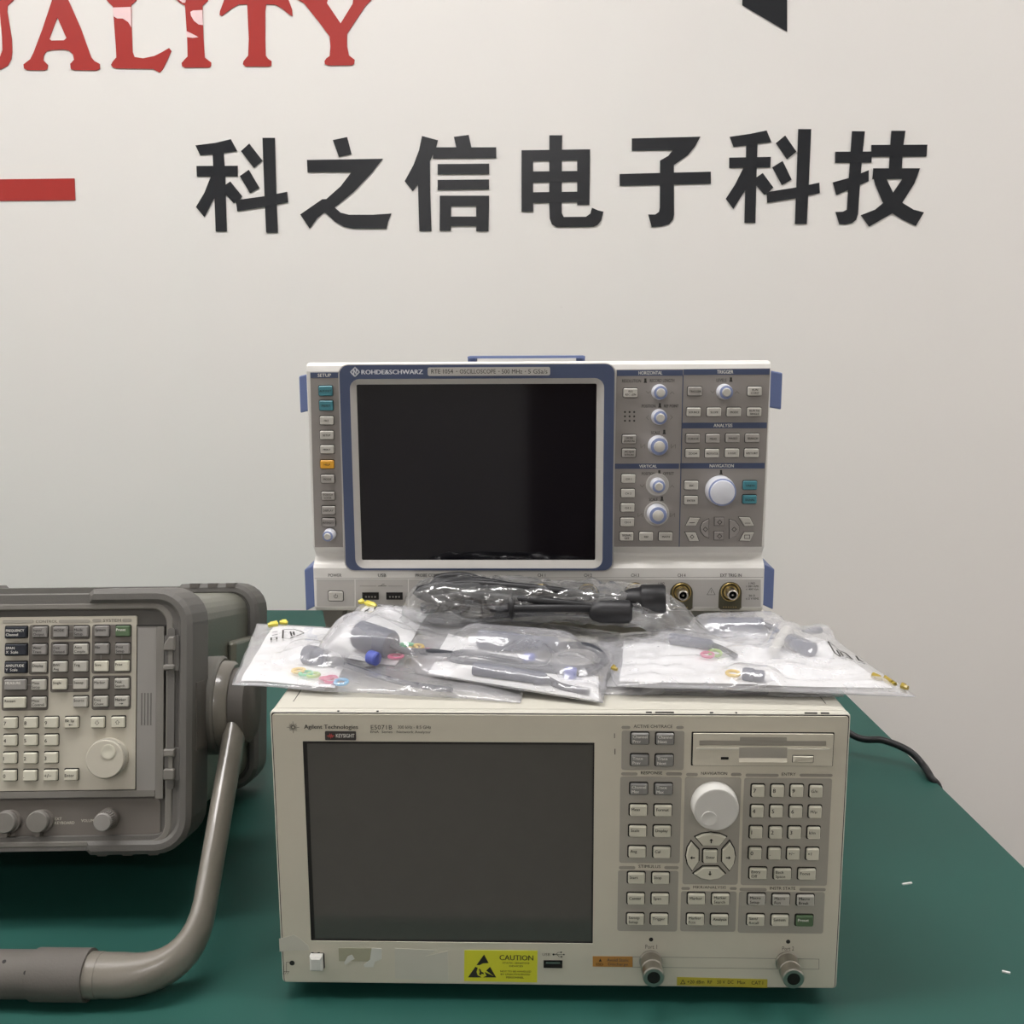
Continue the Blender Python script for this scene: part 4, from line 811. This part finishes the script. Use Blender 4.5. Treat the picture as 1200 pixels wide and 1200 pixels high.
for x, y, s, m in ((46, 740.8, 'Input/|Output', 'shutter_grey'), (70, 740.6, 'MODE', 'shutter_grey'), (94, 740.3, 'Mode|Setup', 'shutter_grey'), (118.5, 739.9, 'System', 'shutter_grey'), (45.4, 761.3, 'View/|Trace', 'shutter_grey'), (69.6, 761.3, 'Det/|Demod', 'shutter_grey'), (94, 760.8, 'Auto|Couple', 'pale_grey_key'),
        (118.5, 760.4, 'File', 'shutter_grey'), (142.8, 760.4, 'Print|Setup', 'shutter_grey'), (45, 781.9, 'Display', 'pale_grey_key'), (69.4, 781.5, 'BW/|Avg', 'pale_grey_key'), (93.5, 781.1, 'Trig', 'pale_grey_key'), (117.9, 780.9, 'Save', 'ivory_key'), (142.2, 780.5, 'Print', 'ivory_key'),
        (44.5, 802.6, 'Meas|Setup', 'pale_grey_key'), (69, 802, 'Single', 'ivory_key'), (93.4, 801.6, 'Sweep', 'pale_grey_key'), (117.5, 801.6, 'Marker', 'pale_grey_key'), (141.9, 801.2, 'Peak|Search', 'pale_grey_key'), (44.5, 823.3, 'Meas|Control', 'pale_grey_key'), (93.4, 822.7, 'Source', 'pale_grey_key'), (117.3, 822.3, 'Freq|Count', 'pale_grey_key'), (141.9, 822.1, 'Marker|→', 'pale_grey_key')):
    lkey(x, y, s, m, va=.5 if '|' in s else .66)
lkey(143.2, 739.7, 'Preset', 'green_key', im='white_ink', va=.66)['label'] = 'green preset key'
for x, y, s in ((11, 847.6, '7'), (35, 847.2, '8'), (59, 847, '9'), (10.7, 868, '4'), (34.9, 867.7, '5'), (58.9, 867.7, '6'), (10.5, 888.8, '1'), (34.5, 888.8, '2'), (58.7, 888.4, '3'), (10.2, 909.3, '0'), (34.1, 909.3, '.'), (58.3, 909, '+/−')): lkey(x, y, s, 'ivory_key', .0114, .0092, nm='number_key', ts=.0034)
lkey(83, 847, 'Bk Sp|←', 'ivory_key', .0114, .0092, ts=.0026); lkey(82.4, 908.6, 'Enter', 'ivory_key', .0114, .0092, nm='enter_key', ts=.0028)
lkey(113.7, 847, '⇩', 'ivory_key', .0114, .0092, nm='arrow_key', ts=.0038); lkey(137.6, 846.6, '⇧', 'ivory_key', .0114, .0092, nm='arrow_key', ts=.0038)
u, v = LF.uv(128, 889, .002); uf, vf = LF.uv(122.7, 889.8, -.008)
u, v = uf, vf
b = MB('panel_cream', 'pale_grey_key'); pf = []
b.lathe((u, 0, v), [(.0165, -CP), (.0166, .003), (.0162, .0075), (.0156, .0082), (0, .0082)], 'panel_cream', n=44)
for k in range(72):
    a = R(5 * k); c, s = math.cos(a), math.sin(a); p = Vector((u + .0164 * c, 0, v + .0164 * s)); t = Vector((-s * .0004, 0, c * .0004)); o_ = Vector((c * .0005, 0, s * .0005))
    q = [p - t, p + t, p + o_]; y0, y1 = -.0068, -.0005
    b.add([(w.x, y, w.z) for y in (y0, y1) for w in q], [(0, 1, 2), (0, 2, 5, 3), (1, 4, 5, 2)], 'pale_grey_key')
kn = L(b, 'tuning_knob')
b = MB('ivory_key'); u2, v2 = LF.uv(126.7, 881, -.0084); b.lathe((u2, -.0082, v2), [(.0062, 0), (.0061, .0006), (.0052, .0007), (.0035, .0003), (0, .0002)], n=24); b.build('finger_dimple', kn)
for x, y in ((5, 964), (43.2, 963.5)):
    u, v = LF.uv(x, y, -.003); b = MB('rubber_grey', 'panel_dark'); b.lathe((u + .002, 0, v - .0004), [(.0096, -.005), (.0094, -.001)], 'panel_dark', n=30); b.lathe((u, 0, v), [(.0094, -.003), (.0092, .003), (.0084, .0038), (0, .0038)], 'rubber_light', n=30)
    b.prism(rrect(u - .002, v - .0125, u + .0022, v - .009, .0005, 2), -.002, .004, mat='panel_dark'); L(b, 'port_cover')
u, v = LF.uv(119.5, 964, -.012); b = MB('shutter_grey', 'panel_dark'); b.lathe((u, 0, v), [(.0088, -.005), (.0088, .0006), (.0078, .001)], 'panel_dark', n=28)
b.lathe((u, 0, v), [(.0080, .001), (.0076, .0112), (.0068, .0122), (0, .0122)], 'shutter_grey', n=32)
for k in range(26):
    a = 2 * math.pi * k / 26; b.box(u + .0079 * math.cos(a) - .0004, u + .0079 * math.cos(a) + .0004, -.0095, -.001, v + .0079 * math.sin(a) - .0004, v + .0079 * math.sin(a) + .0004, 'panel_dark')
L(b, 'volume_knob')
# carrying handle: hubs, oval arms, bar with rubber grip
INV = LF.i
def locp(a, bz, c): return LF.m @ Vector((a, c, bz))
def side(px, py, a):
    d = LF.r3 @ ray(px, py); t = (a - LF.o.x) / d.x; p = LF.o + d * t; return (p.y, p.z)
HC, HB = side(268, 826, .01)
hd = None
BZ = TABLE_Z + .0205
bar = at_z(150, 1143, BZ)
x_arm = .020
p_hub = locp(x_arm, HB, HC)
bend = at_z(231, 1120, BZ + .006)
ctr_x = (CORNER.x + (LF.m @ Vector((-WW, 0, 0))).x) / 2
def handle_path(sgn):
    top = locp(x_arm, HB, HC) if sgn > 0 else locp(-WW - x_arm, HB, HC)
    xb = bend.x if sgn > 0 else 2 * ctr_x - bend.x
    cor = Vector((xb + .002 * sgn, bar.y, BZ)); d1 = (cor - top).normalized(); d2 = Vector((-sgn, 0, 0)); r = .056
    pts = [top.lerp(cor - d1 * r, k / 12) for k in range(13)]
    a, c = cor - d1 * r, cor + d2 * r
    for k in range(1, 11):
        t = k / 10; pts.append(a * (1 - t) ** 2 + cor * 2 * t * (1 - t) + c * t * t)
    pts.append(cor + d2 * (r + .03)); return pts, d1
hroot = MB('handle_paint')
pR, d1 = handle_path(1); pL, d2 = handle_path(-1)
nr = d1.cross(Vector((1, 0, 0))).normalized()
loc = lambda P: [INV @ p for p in P]
nl = INV.to_3x3() @ nr
RR = [.0098 - .0010 * k / 12 for k in range(13)] + [.0088 + .0080 * (k / 10) ** 1.3 for k in range(1, 11)] + [.0168]
hroot.tube(loc(pR + pL[::-1]), RR + RR[::-1], n=20, rb=.0168, nrm=nl)
ho = L(hroot, 'carrying_handle')
b = MB('grip_rubber', 'gap'); x0, x1 = pR[-1].x - .018, pL[-1].x + .018
gp = lambda x, dz=0: INV @ Vector((x, bar.y, BZ + dz))
b.tube([gp(x0 + .024 - .006 * k) for k in range(8)], .0195, n=28); b.tube([gp(x0 + (x1 - x0) * k / 10) for k in range(11)], .0178, n=28); b.tube([gp(x1 - .024 + .006 * k) for k in range(8)], .0195, n=28)
for px, py in ((5, 1127), (30, 1140), (0, 1154)):
    d = ray(px, py); o_ = EYE; # marks on the grip's front
    best = min((EYE + d * (t / 1000) for t in range(600, 900)), key=lambda p: abs(math.hypot(p.y - bar.y, p.z - BZ) - .0178)); b.lathe(INV @ best, [(.0016, 0), (.0016, .0004), (0, .0004)], 'gap', n=8, axis=INV.to_3x3() @ Vector((0, best.y - bar.y, best.z - BZ)))
b.build('grip', ho)
for x in (x0 + .028, x1 - .028): b = MB('handle_paint'); b.tube([gp(x - .0045), gp(x + .0045)], .0172, n=24); b.build('grip_collar', ho)
for sgn in (1, -1):
    xs = 0 if sgn > 0 else -WW; b = MB('rubber_light', 'grip_rubber', 'handle_paint'); ax = Vector((sgn, 0, 0))
    b.lathe((xs - sgn * .012, HC, HB), [(.046, 0), (.046, .016), (.044, .018)], 'rubber_light', n=48, axis=ax); b.lathe((xs - sgn * .012, HC, HB), [(.042, .018), (.041, .026), (.038, .029)], 'handle_paint', n=48, axis=ax)
    b.lathe((xs - sgn * .012, HC, HB), [(.035, .029), (.035, .043), (.030, .046), (0, .046)], 'grip_rubber', n=40, axis=ax); L(b, 'handle_hub')
# ------------------------------------------------------------------ plastic bags of probes on top of the analyzer
AT = AZ + Z1
def P3(px, py, h): return at_y(px, py, h) if h > .5 else at_z(px, py, AT + h)    # h over .5 is a depth
class Bag:
    """a thin pouch: corners BL, BR, TR, TL = (px, py, height over the analyzer)"""
    def __init__(s, corners, bulge, bumps=(), seed=1, wav=.0016):
        s.c = [P3(*q) for q in corners]; s.bulge = bulge; s.bumps = bumps; s.seed = seed; s.wav = wav; s.full = []
    def base(s, u, v):
        a, b, c, d = s.c; p = (a * (1 - u) + b * u) * (1 - v) + (d * (1 - u) + c * u) * v
        q = Vector((u * 2.3 + s.seed * 7, v * 2.0, s.seed))
        e = Vector((noise.noise(q * 2), noise.noise(q * 2 + Vector((9, 9, 9))), 0)) * .0022
        return p + e
    def edge(s, u, v): return min(1, min(u, 1 - u) / .10) ** .6 * min(1, min(v, 1 - v) / .12) ** .6
    def h(s, u, v):
        k = s.edge(u, v); z = s.bulge
        for bu, bv, ru, rv, hh in s.bumps: z += hh * math.exp(-((u - bu) / ru) ** 2 - ((v - bv) / rv) ** 2)
        q = Vector((u * 3.0, v * 6.0, s.seed * 3.1)); w = noise.noise(q * 1.6) * 1.2 + abs(noise.noise(q * 3.3)) * .9 + noise.noise(Vector((u * 26 + v * 8, v * 5, s.seed))) * .35
        return k * (z + s.wav * w)
    def holds(s, p, r, top): s.full.append((p.x, p.y, r, top))      # something inside lifts the film
    def top(s, u, v):
        p = s.base(u, v); h = max(.0004, s.h(u, v))
        for x, y, r, t in s.full:
            d = math.hypot(p.x - x, p.y - y) - r
            if d < .02: k = 1 if d <= 0 else max(0, 1 - d / (.006 + t * .8)); h = max(h, t * k * k * (3 - 2 * k))
        return p + Vector((0, 0, h))
    def inv(s, px, py):
        """(u, v) of the spot on the pouch's floor seen at a pixel"""
        best = None; lo, hi, n = [0, 0], [1, 1], 14
        for it in range(4):
            cand = []
            for i in range(n + 1):
                for j in range(n + 1):
                    u = lo[0] + (hi[0] - lo[0]) * i / n; v = lo[1] + (hi[1] - lo[1]) * j / n; p = s.base(u, v) + Vector((0, 0, s.bulge * .6)) - EYE; d = p.dot(FWD)
                    cand.append(((600 + FOC * p.dot(RGT) / d - px) ** 2 + (600 - FOC * p.dot(UPV) / d - py) ** 2, u, v))
            e, u, v = min(cand); w = [(hi[0] - lo[0]) / n * 1.5, (hi[1] - lo[1]) / n * 1.5]; lo = [max(0, u - w[0]), max(0, v - w[1])]; hi = [min(1, u + w[0]), min(1, v + w[1])]
        return u, v
    def spot(s, px, py, h=0.0):
        u, v = s.inv(px, py); return s.base(u, v) + Vector((0, 0, h))
    def build(s, label, group, nu=64, nv=36, m='bag_film'):
        b = MB(m); vs = []; fs = []
        for j in range(nv + 1):
            for i in range(nu + 1): vs.append(s.top(i / nu, j / nv))
        o = len(vs)
        for j in range(nv + 1):
            for i in range(nu + 1): vs.append(s.base(i / nu, j / nv) - Vector((0, 0, .0002)))
        W = nu + 1
        for j in range(nv):
            for i in range(nu): k = j * W + i; fs.append((k, k + 1, k + 1 + W, k + W)); fs.append((o + k, o + k + W, o + k + 1 + W, o + k + 1))
        for i in range(nu): fs.append((o + i, o + i + 1, i + 1, i)); k = nv * W + i; fs.append((k, k + 1, o + k + 1, o + k))
        for j in range(nv): k = j * W; fs.append((k, k + W, o + k + W, o + k)); k = j * W + nu; fs.append((o + k, o + k + W, k + W, k))
        b.add(vs, fs, m, True); c = sum(s.c, Vector()) / 4; s.org = c
        s.o = tag(b.build('zip_bag', loc=c), label, 'plastic bag', group); return s.o
    def slider(s, pts, m='zip_yellow', r=.0022):
        """zip slider pieces: boxes along the pouch's rim between pairs of pixels"""
        b = MB(m)
        for (x0, y0, x1, y1) in pts:
            p, q = s.spot(x0, y0, .0035), s.spot(x1, y1, .0035); b.tube([p.lerp(q, k / 3) for k in range(4)], [r * .8, r, r, r * .8], m, n=6)
            b.tube([p + Vector((.0015, .002, .001)), q + Vector((-.0015, .002, .0015))], r * .55, m, n=6)
        b.v = [tuple(Vector(v) - s.org) for v in b.v]; o = b.build('zip_slider', s.o); return o
    def mark(s, strokes, w=.0014):
        b = MB('ink')
        for st in strokes:
            P = []
            for x, y in st: u, v = s.inv(x, y); P.append(s.top(u, v) + Vector((0, 0, .0011)))
            n = len(P); vs = []
            for i in range(n):
                t = (P[min(i + 1, n - 1)] - P[max(i - 1, 0)]); t.z = 0
                if t.length < 1e-9: t = Vector((1, 0, 0))
                t.normalize(); nn = Vector((-t.y, t.x, 0)) * w * .5; vs += [P[i] - nn, P[i] + nn]
            b.add([v - s.org for v in vs], [(2 * i, 2 * i + 2, 2 * i + 3, 2 * i + 1) for i in range(n - 1)])
        return b.build('recycling_print', s.o)
    def card(s, quad, label, h=.0008, n=14):
        """white insert card; quad = four (u, v)"""
        b = MB('paper'); vs = []; fs = []
        for j in range(n + 1):
            for i in range(n + 1):
                a, c = i / n, j / n; p = [(quad[0][k] * (1 - a) + quad[1][k] * a) * (1 - c) + (quad[3][k] * (1 - a) + quad[2][k] * a) * c for k in (0, 1)]
                z = h + .0008 * (1 + noise.noise(Vector((a * 2, c * 2, s.seed * 5)))); vs.append(s.base(*p) + Vector((0, 0, min(z, max(.0005, s.h(*p) * .7)))))
        W = n + 1; o = len(vs); vs += [v - Vector((0, 0, .0003)) for v in vs]
        for j in range(n):
            for i in range(n): k = j * W + i; fs += [(k, k + 1, k + 1 + W, k + W), (o + k, o + k + W, o + k + 1 + W, o + k + 1)]
        for i in range(n): fs += [(o + i, o + i + 1, i + 1, i), (n * W + i, n * W + i + 1, o + n * W + i + 1, o + n * W + i), (i * W, i * W + W, o + i * W + W, o + i * W), (o + i * W + n, o + i * W + W + n, i * W + W + n, i * W + n)]
        b.add(vs, fs, 'paper', True); c = vs[0].lerp(vs[(n + 1) ** 2 - 1], .5); return tag(b.build('insert_card', loc=c), label, 'card', 'white cards inside the probe bags')
def ring_clip(bag, px, py, m, label, h=.004, r=.0048):
    c = bag.spot(px, py, h); bag.holds(c, r + .002, h + .003); b = MB(m); rnd = random.Random(int(px * 7)); t = rnd.uniform(-.25, .25)
    b.tube([(r * math.cos(R(k * 20)), r * math.sin(R(k * 20)), t * r * math.sin(R(k * 20))) for k in range(18)], .0013, n=8, closed=True)
    o = b.build('marker_ring'); o.location = c; return tag(o, label, 'ring', 'coloured marker rings inside the probe bags')
def probe(bag, p0, p1, r0, r1, label, lead=(), h=.008, cap=None, m='probe_grey', body='stepped'):
    """probe: connector can from pixel p0 to p1, then a thin lead through pixels"""
    a, c = bag.spot(*p0, h), bag.spot(*p1, h); nn = max(2, int((c - a).length / .004))
    for k in range(nn + 1): bag.holds(a.lerp(c, k / nn), max(r0, r1) + .0015, h + max(r0, r1) + .0012)
    d = c - a; ln = d.length; d.normalize()
    t = thing('test_probe', label, 'probe', Matrix.Translation((a + c) / 2 - Vector((0, 0, h)))); org = (a + c) / 2 - Vector((0, 0, h))
    b = MB(m, 'probe_dark'); b.lathe(a - org, [(r0 * .9, 0), (r0, .0015), (r0, ln * .93), (r1 * .9, ln)] if body == 'can' else [(r0 * .86, 0), (r0, .002), (r0, ln * .45), (r0 * .9, ln * .5), (r1, ln * .56), (r1, ln * .95), (r1 * .7, ln)], m, n=28, axis=d); b.build('body', t)
    if cap: b = MB('blue_cap'); q = bag.spot(*cap, h * .6); bag.holds(q, .012, h * .6 + .0125); q -= org; b.lathe(q - d * .004, [(.0052, 0), (.0056, .001), (.0056, .008), (.0045, .009)], 'blue_cap', n=20, axis=d); b.build('end_cap', t)
    if lead:
        b = MB('probe_dark'); P = [c - org] + [bag.spot(x, y, hh) - org for x, y, hh in lead]; Q = []
        for i in range(len(P) - 1):
            p_1, p0_, p1_, p2 = P[max(i - 1, 0)], P[i], P[i + 1], P[min(i + 2, len(P) - 1)]
            for k in range(8):
                s = k / 8; Q.append(.5 * ((2 * p0_) + (p1_ - p_1) * s + (2 * p_1 - 5 * p0_ + 4 * p1_ - p2) * s * s + (3 * p0_ - p_1 - 3 * p1_ + p2) * s ** 3))
        Q.append(P[-1])
        for q in Q[::3]: q = q + org; bag.holds(q, .0035, .0085 if cap else .0072)
        b.tube(Q, .0030 if cap else .0024, n=8); b.build('lead', t)
    return t
GB = 'clear zip bags of probes piled on the analyzer'
# bag lying at the left, overhanging the analyzer's edge
A = Bag([(272, 803, .006), (610, 823, .001), (640, 748, .003), (301, 731, .890)], .004, ((.30, .42, .10, .25, .008), (.55, .40, .2, .3, .005)), 1, .0012)
A.card([(.03, .05), (.36, .03), (.36, .95), (.06, .95)], 'white card in the left overhanging zip bag')
probe(A, (358, 774), (384, 779), .0085, .0075, 'dark grey probe in the left zip bag, beside the rings', [(410, 786, .006), (440, 795, .005), (480, 804, .004), (530, 810, .003)], h=.0075)
for x, y, m, c in ((350, 788, 'ring_yellow', 'pale yellow'), (358.5, 791.5, 'ring_green', 'green'), (367, 793, 'ring_lime', 'lime green'), (383, 797, 'ring_pink', 'pink'), (388, 798.5, 'ring_pink', 'rearmost pink'), (400, 801.5, 'ring_blue', 'light blue')):
    ring_clip(A, x, y, m, c + ' marker ring in the left overhanging zip bag' if 'rear' not in c else 'pink marker ring next to the light blue one in the left zip bag')
# bag leaning on the oscilloscope's front, over the left one
B = Bag([(365, 770, .016), (706, 824, .003), (728, 742, .018), (424, 706, .892)], .004, ((.18, .45, .08, .30, .017), (.33, .30, .07, .2, .010), (.62, .45, .25, .25, .007), (.75, .25, .15, .2, .004)), 2, .0028)
B.card([(.02, .04), (.30, .04), (.28, .92), (.03, .94)], 'white card at the left in the leaning zip bag')
B.card([(.42, .01), (.985, .01), (.97, .30), (.40, .62)], 'wide white card at the right in the leaning zip bag')
probe(B, (421, 757), (459, 770), .0118, .0118, 'thick grey probe in the leaning zip bag, above a blue cap', [(475, 772, .009), (505, 772, .008), (530, 772, .006)], h=.0125, cap=(437, 780), body='can')
for x, y, m, c in ((467, 763.5, 'ring_green', 'teal green'), (476, 761, 'ring_green', 'second green'), (481, 765.5, 'ring_yellow', 'amber yellow'), (488, 764, 'ring_yellow', 'second yellow'), (464, 775, 'ring_pink', 'pink'), (497, 768, 'ring_pink', 'faded pink')):
    ring_clip(B, x, y, m, c + ' marker ring in the leaning zip bag', h=.0065, r=.0056)
probe(B, (560, 757), (655, 765), .0080, .0066, 'long slim dark probe at the right in the leaning zip bag', [(690, 764, .007), (708, 776, .005), (690, 790, .004), (640, 786, .003), (580, 780, .003), (530, 773, .003), (545, 766, .003), (600, 776, .004), (670, 786, .004), (700, 783, .004)], h=.0085, cap=(620, 777), m='probe_grey')
probe(B, (555, 788), (640, 800), .0058, .0050, 'slim dark probe along the front edge of the leaning zip bag', [(660, 806, .003), (690, 812, .003)], h=.0055, cap=(668, 791))
# lowest bag at the right, then the white one on it
D = Bag([(690, 814, .0006), (990, 817, .0006), (915, 722, .893), (700, 746, .002)], .0035, ((.5, .8, .3, .15, .006), (.35, .3, .3, .2, .003)), 3, .0012)
D.card([(.06, .10), (.70, .06), (.9, .9), (.2, .88)], 'white card in the lowest zip bag at right')
probe(D, (830, 739), (895, 738), .0072, .0066, 'grey blue probe at the back of the lowest zip bag', [(910, 742, .005), (925, 752, .004)], h=.0068, m='probe_grey')
probe(D, (770, 806), (830, 808), .0036, .003, 'slim dark probe near the front of the lowest zip bag', [(860, 809, .002), (900, 810, .002)], h=.0034)
C = Bag([(722, 804, .011), (1074, 817, .009), (957, 735, .013), (700, 746, .016)], .005, ((.32, .55, .2, .25, .005), (.62, .55, .12, .25, .006), (.80, .6, .1, .2, .004)), 4, .0034)
C.card([(.02, .06), (.95, .08), (.93, .80), (.10, .86)], 'white card filling the milky zip bag at right')
probe(C, (925, 757), (953, 768), .0072, .0066, 'short blue grey probe in the milky zip bag near the print', h=.0072)
probe(C, (905, 771), (923, 745), .0040, .0052, 'pale cone shaped probe tip standing out in the milky zip bag', h=.008, m='white_knob')
probe(C, (962, 741), (940, 744), .0030, .0024, 'dark pencil tip probe at the back of the milky zip bag', h=.005)
probe(C, (785, 752), (835, 760), .0050, .0044, 'slim grey probe at the back of the milky zip bag', [(850, 766, .006), (862, 772, .005)], h=.006)
probe(C, (870, 794), (896, 797), .0052, .0045, 'short dark probe near the front edge of the milky zip bag', h=.006)
for x, y, m, c in ((829, 770, 'ring_pink', 'pink'), (838, 768, 'ring_lime', 'lime green'), (859, 792, 'ring_yellow', 'yellow')): ring_clip(C, x, y, m, c + ' marker ring in the milky zip bag at right', h=.005)

A.build('flat clear zip bag at the pile\'s left end, overhanging the analyzer edge', GB)
A.slider([(314, 733.5, 326, 732.5), (328, 730.5, 337, 731)])
A.mark([[(332, 742.5), (331.5, 752), (340, 752.5), (344, 749.5)], [(333, 742), (345, 742.5), (352, 744), (356.5, 746.5), (347, 748.5)], [(340.5, 744), (342, 748)], [(344, 744), (345, 747.5)], [(318, 749), (318, 753.5), (324.5, 753.5), (324.5, 749.5)], [(319, 744.5), (325.5, 744)], [(319, 747), (325.5, 746.5)]])
B.build('clear zip bag leaning against the oscilloscope, over the left bag', GB)
B.slider([(417.5, 704.5, 427, 706.5), (428, 708, 441, 711.5)])
B.mark([[(446, 717.5), (440, 719), (439, 723), (447, 725)], [(449, 718), (457, 719), (463, 722.5), (461, 726), (453, 725)], [(444, 720), (455, 723)], [(427, 722), (433, 717.5)], [(428, 718), (432, 722.5)]])
D.build('clear zip bag lowest at the pile\'s right, flat on the analyzer', GB)
C.build('milky zip bag on top at the pile\'s right, its tip past the analyzer corner', GB)
C.slider([(1022, 792.5, 1034, 796.5), (1036, 796, 1049, 803), (1056, 804.5, 1064, 807)], 'zip_brass')
C.slider([(717, 783, 723, 785)], 'zip_brass', .0018)
C.mark([[(969, 769.5), (974, 767.5), (983, 767.5), (991, 770), (997, 775), (999, 778)], [(969.5, 770), (978, 773.5), (984, 775.5), (992, 778.5), (999, 778.5)], [(980, 770), (985, 773)], [(984, 769.5), (988, 773)], [(1003, 772), (1007, 777)], [(1006, 776), (1011, 780)], [(1009, 778), (1014, 781)]])
# ------------------------------------------------------------------ power cord coiled in a crumpled clear bag, in front of the oscilloscope
def CP3(px, py, y): return at_y(px, py, y)
def spline(P, n=10, closed=False):
    Q = []; m = len(P)
    for i in range(m if closed else m - 1):
        g = (lambda k: P[k % m]) if closed else (lambda k: P[max(0, min(m - 1, k))])
        a, b_, c, d = g(i - 1), g(i), g(i + 1), g(i + 2)
        for k in range(n):
            s = k / n; Q.append(.5 * ((2 * b_) + (c - a) * s + (2 * a - 5 * b_ + 4 * c - d) * s * s + (3 * b_ - a - 3 * c + d) * s ** 3))
    if not closed: Q.append(P[-1])
    return Q
cy = .858
cen = CP3(640, 712, cy)
cord = thing('power_cord', 'black power cord coiled up inside a crumpled clear bag, before the oscilloscope', 'power cord', Matrix.Translation(cen))
rnd = random.Random(5); P = []
loops = [((498, 702), (700, 712), 12), ((492, 695), (690, 700), 18), ((505, 688), (720, 704), 15), ((500, 710), (680, 716), 10), ((510, 682), (665, 703), 14), ((495, 714), (730, 714), 9), ((515, 692), (700, 718), 15)]
for k, ((xa, ya), (xb, yb), hh) in enumerate(loops):
    f = -.020 + .007 * k
    for px, py, dy in ((xa, ya, f), ((xa * 3 + xb) / 4, (ya * 3 + yb) / 4 - hh * .75, f + .004), ((xa + xb) / 2, (ya + yb) / 2 - hh * .55, f), ((xa + 3 * xb) / 4, (ya + 3 * yb) / 4 - hh * .35, f - .003), (xb, yb, f - .002),
                       ((xa + 3 * xb) / 4, (ya + 3 * yb) / 4 + hh * .35, f - .006), ((xa + xb) / 2, (ya + yb) / 2 + hh * .55, f - .004), ((xa * 3 + xb) / 4, (ya * 3 + yb) / 4 + hh * .7, f)):
        P.append(CP3(px + rnd.uniform(-4, 4), py + rnd.uniform(-1.5, 1.5), cy + dy) - cen)
P.append(CP3(712, 703, cy - .012) - cen); P.append(CP3(730, 703, cy - .012) - cen)
b = MB('cable_black'); b.tube(spline(P, 5), .0036, n=10); b.build('cable', cord)
b = MB('cable_black'); b.lathe(CP3(722, 703, cy - .012) - cen, [(.004, 0), (.007, .004), (.0095, .012), (.0105, .020), (.0125, .022), (.0125, .040), (.011, .042)], n=24, axis=(1, -.1, .05)); b.build('plug', cord)
b = MB('cable_black'); b.lathe(CP3(690, 716, cy - .022) - cen, [(.0045, 0), (.008, .003), (.0100, .010), (.0100, .034), (.008, .036)], n=24, axis=(1, .0, -.02)); b.build('connector', cord)
b = MB('cable_black'); b.tube([Vector((0, .028 * math.cos(R(k * 15)), .013 * math.sin(R(k * 15)))) + (CP3(600, 704, cy) - cen) for k in range(24)], .0022, n=8, closed=True); b.build('cable_tie', cord)
# the crumpled bag: cross sections along its length
S = [(471, 722, 716), (478, 727, 694), (490, 729, 682), (512, 731, 675), (545, 732, 674), (580, 731, 676), (615, 729, 678), (650, 727, 680), (690, 727, 682), (725, 731, 684), (760, 736, 688), (785, 740, 696), (805, 744, 712), (820, 747, 730), (836, 748, 744)]
b = MB('clear_film'); NS, NC = 110, 44; vs = []
for i in range(NS + 1):
    t = i / NS * (len(S) - 1); k = min(int(t), len(S) - 2); f = t - k; f = f * f * (3 - 2 * f)
    px, yb, yt = (S[k][q] * (1 - f) + S[k + 1][q] * f for q in range(3))
    lo, up = CP3(px, yb, cy), CP3(px, yt, cy); c = (lo + up) / 2; hz = max(.0012, (up.z - lo.z) / 2); hy = max(.010, .030 * min(1, .35 + hz / .022 * .65))
    for j in range(NC):
        a = 2 * math.pi * j / NC; d = Vector((0, math.cos(a), math.sin(a)))
        sq = 1 / max(abs(d.y) ** 1.0, abs(d.z) ** 1.0) ** .45
        p = c + Vector((0, d.y * hy * sq * .95, d.z * hz * sq * .95))
        q = Vector((px * .028, d.y * 1.3, d.z * 1.3)); w = abs(noise.noise(q * 1.1)) * 2 + abs(noise.noise(q * 2.7 + Vector((3, 1, 4)))) * 1.1 - .9
        p += Vector((noise.noise(q * 1.7 + Vector((5, 5, 5))) * .003, d.y * w * .0040, d.z * w * .0030 * min(1, hz / .012))); vs.append(p)
fs = [(i * NC + j, i * NC + (j + 1) % NC, (i + 1) * NC + (j + 1) % NC, (i + 1) * NC + j) for i in range(NS) for j in range(NC)] + [tuple(range(NC))[::-1], tuple(NS * NC + j for j in range(NC))]
b.add(vs, fs, 'clear_film', True)
tag(b.build('crumpled_bag', loc=CP3(640, 730, cy)), 'crumpled clear bag wrapped round the black power cord, before the oscilloscope', 'plastic bag')

# ------------------------------------------------------------------ black cord running over the bench edge at the right
pts = [(.20, 1.20, .11), (.30, 1.185, .095)]
P = [Vector((.22, 1.215, TABLE_Z + .075)), Vector((.32, 1.205, TABLE_Z + .066)), at_y(1000, 862, 1.185), at_y(1035, 867.5, 1.17), at_y(1065, 880, 1.155), at_y(1082, 897, 1.14)]
e = at_z(1091, 911, TABLE_Z + .004); P += [e, e + Vector((.010, -.004, -.02)), e + Vector((.013, -.006, -.10)), e + Vector((.010, -.002, -.30)), e + Vector((.012, .01, -.55))]
b = MB('cable_black'); b.tube(spline(P, 8), .0042, n=10)
tag(b.build('mains_cable', loc=e), 'black cable coming from behind the analyzer and over the bench edge at right', 'cable')

SC.view_settings.view_transform = 'Standard'; SC.view_settings.look = 'None'; SC.view_settings.gamma = 1; SC.view_settings.use_curve_mapping = False
SC.view_settings.exposure = 1.05
w = bpy.data.worlds.new('world'); SC.world = w; w.use_nodes = True; w.node_tree.nodes['Background'].inputs[0].default_value = (.75, .78, .8, 1); w.node_tree.nodes['Background'].inputs[1].default_value = .3
SC.cycles.use_denoising = True; SC.cycles.transparent_max_bounces = 40; SC.cycles.max_bounces = 10; SC.cycles.caustics_reflective = False; SC.cycles.caustics_refractive = False
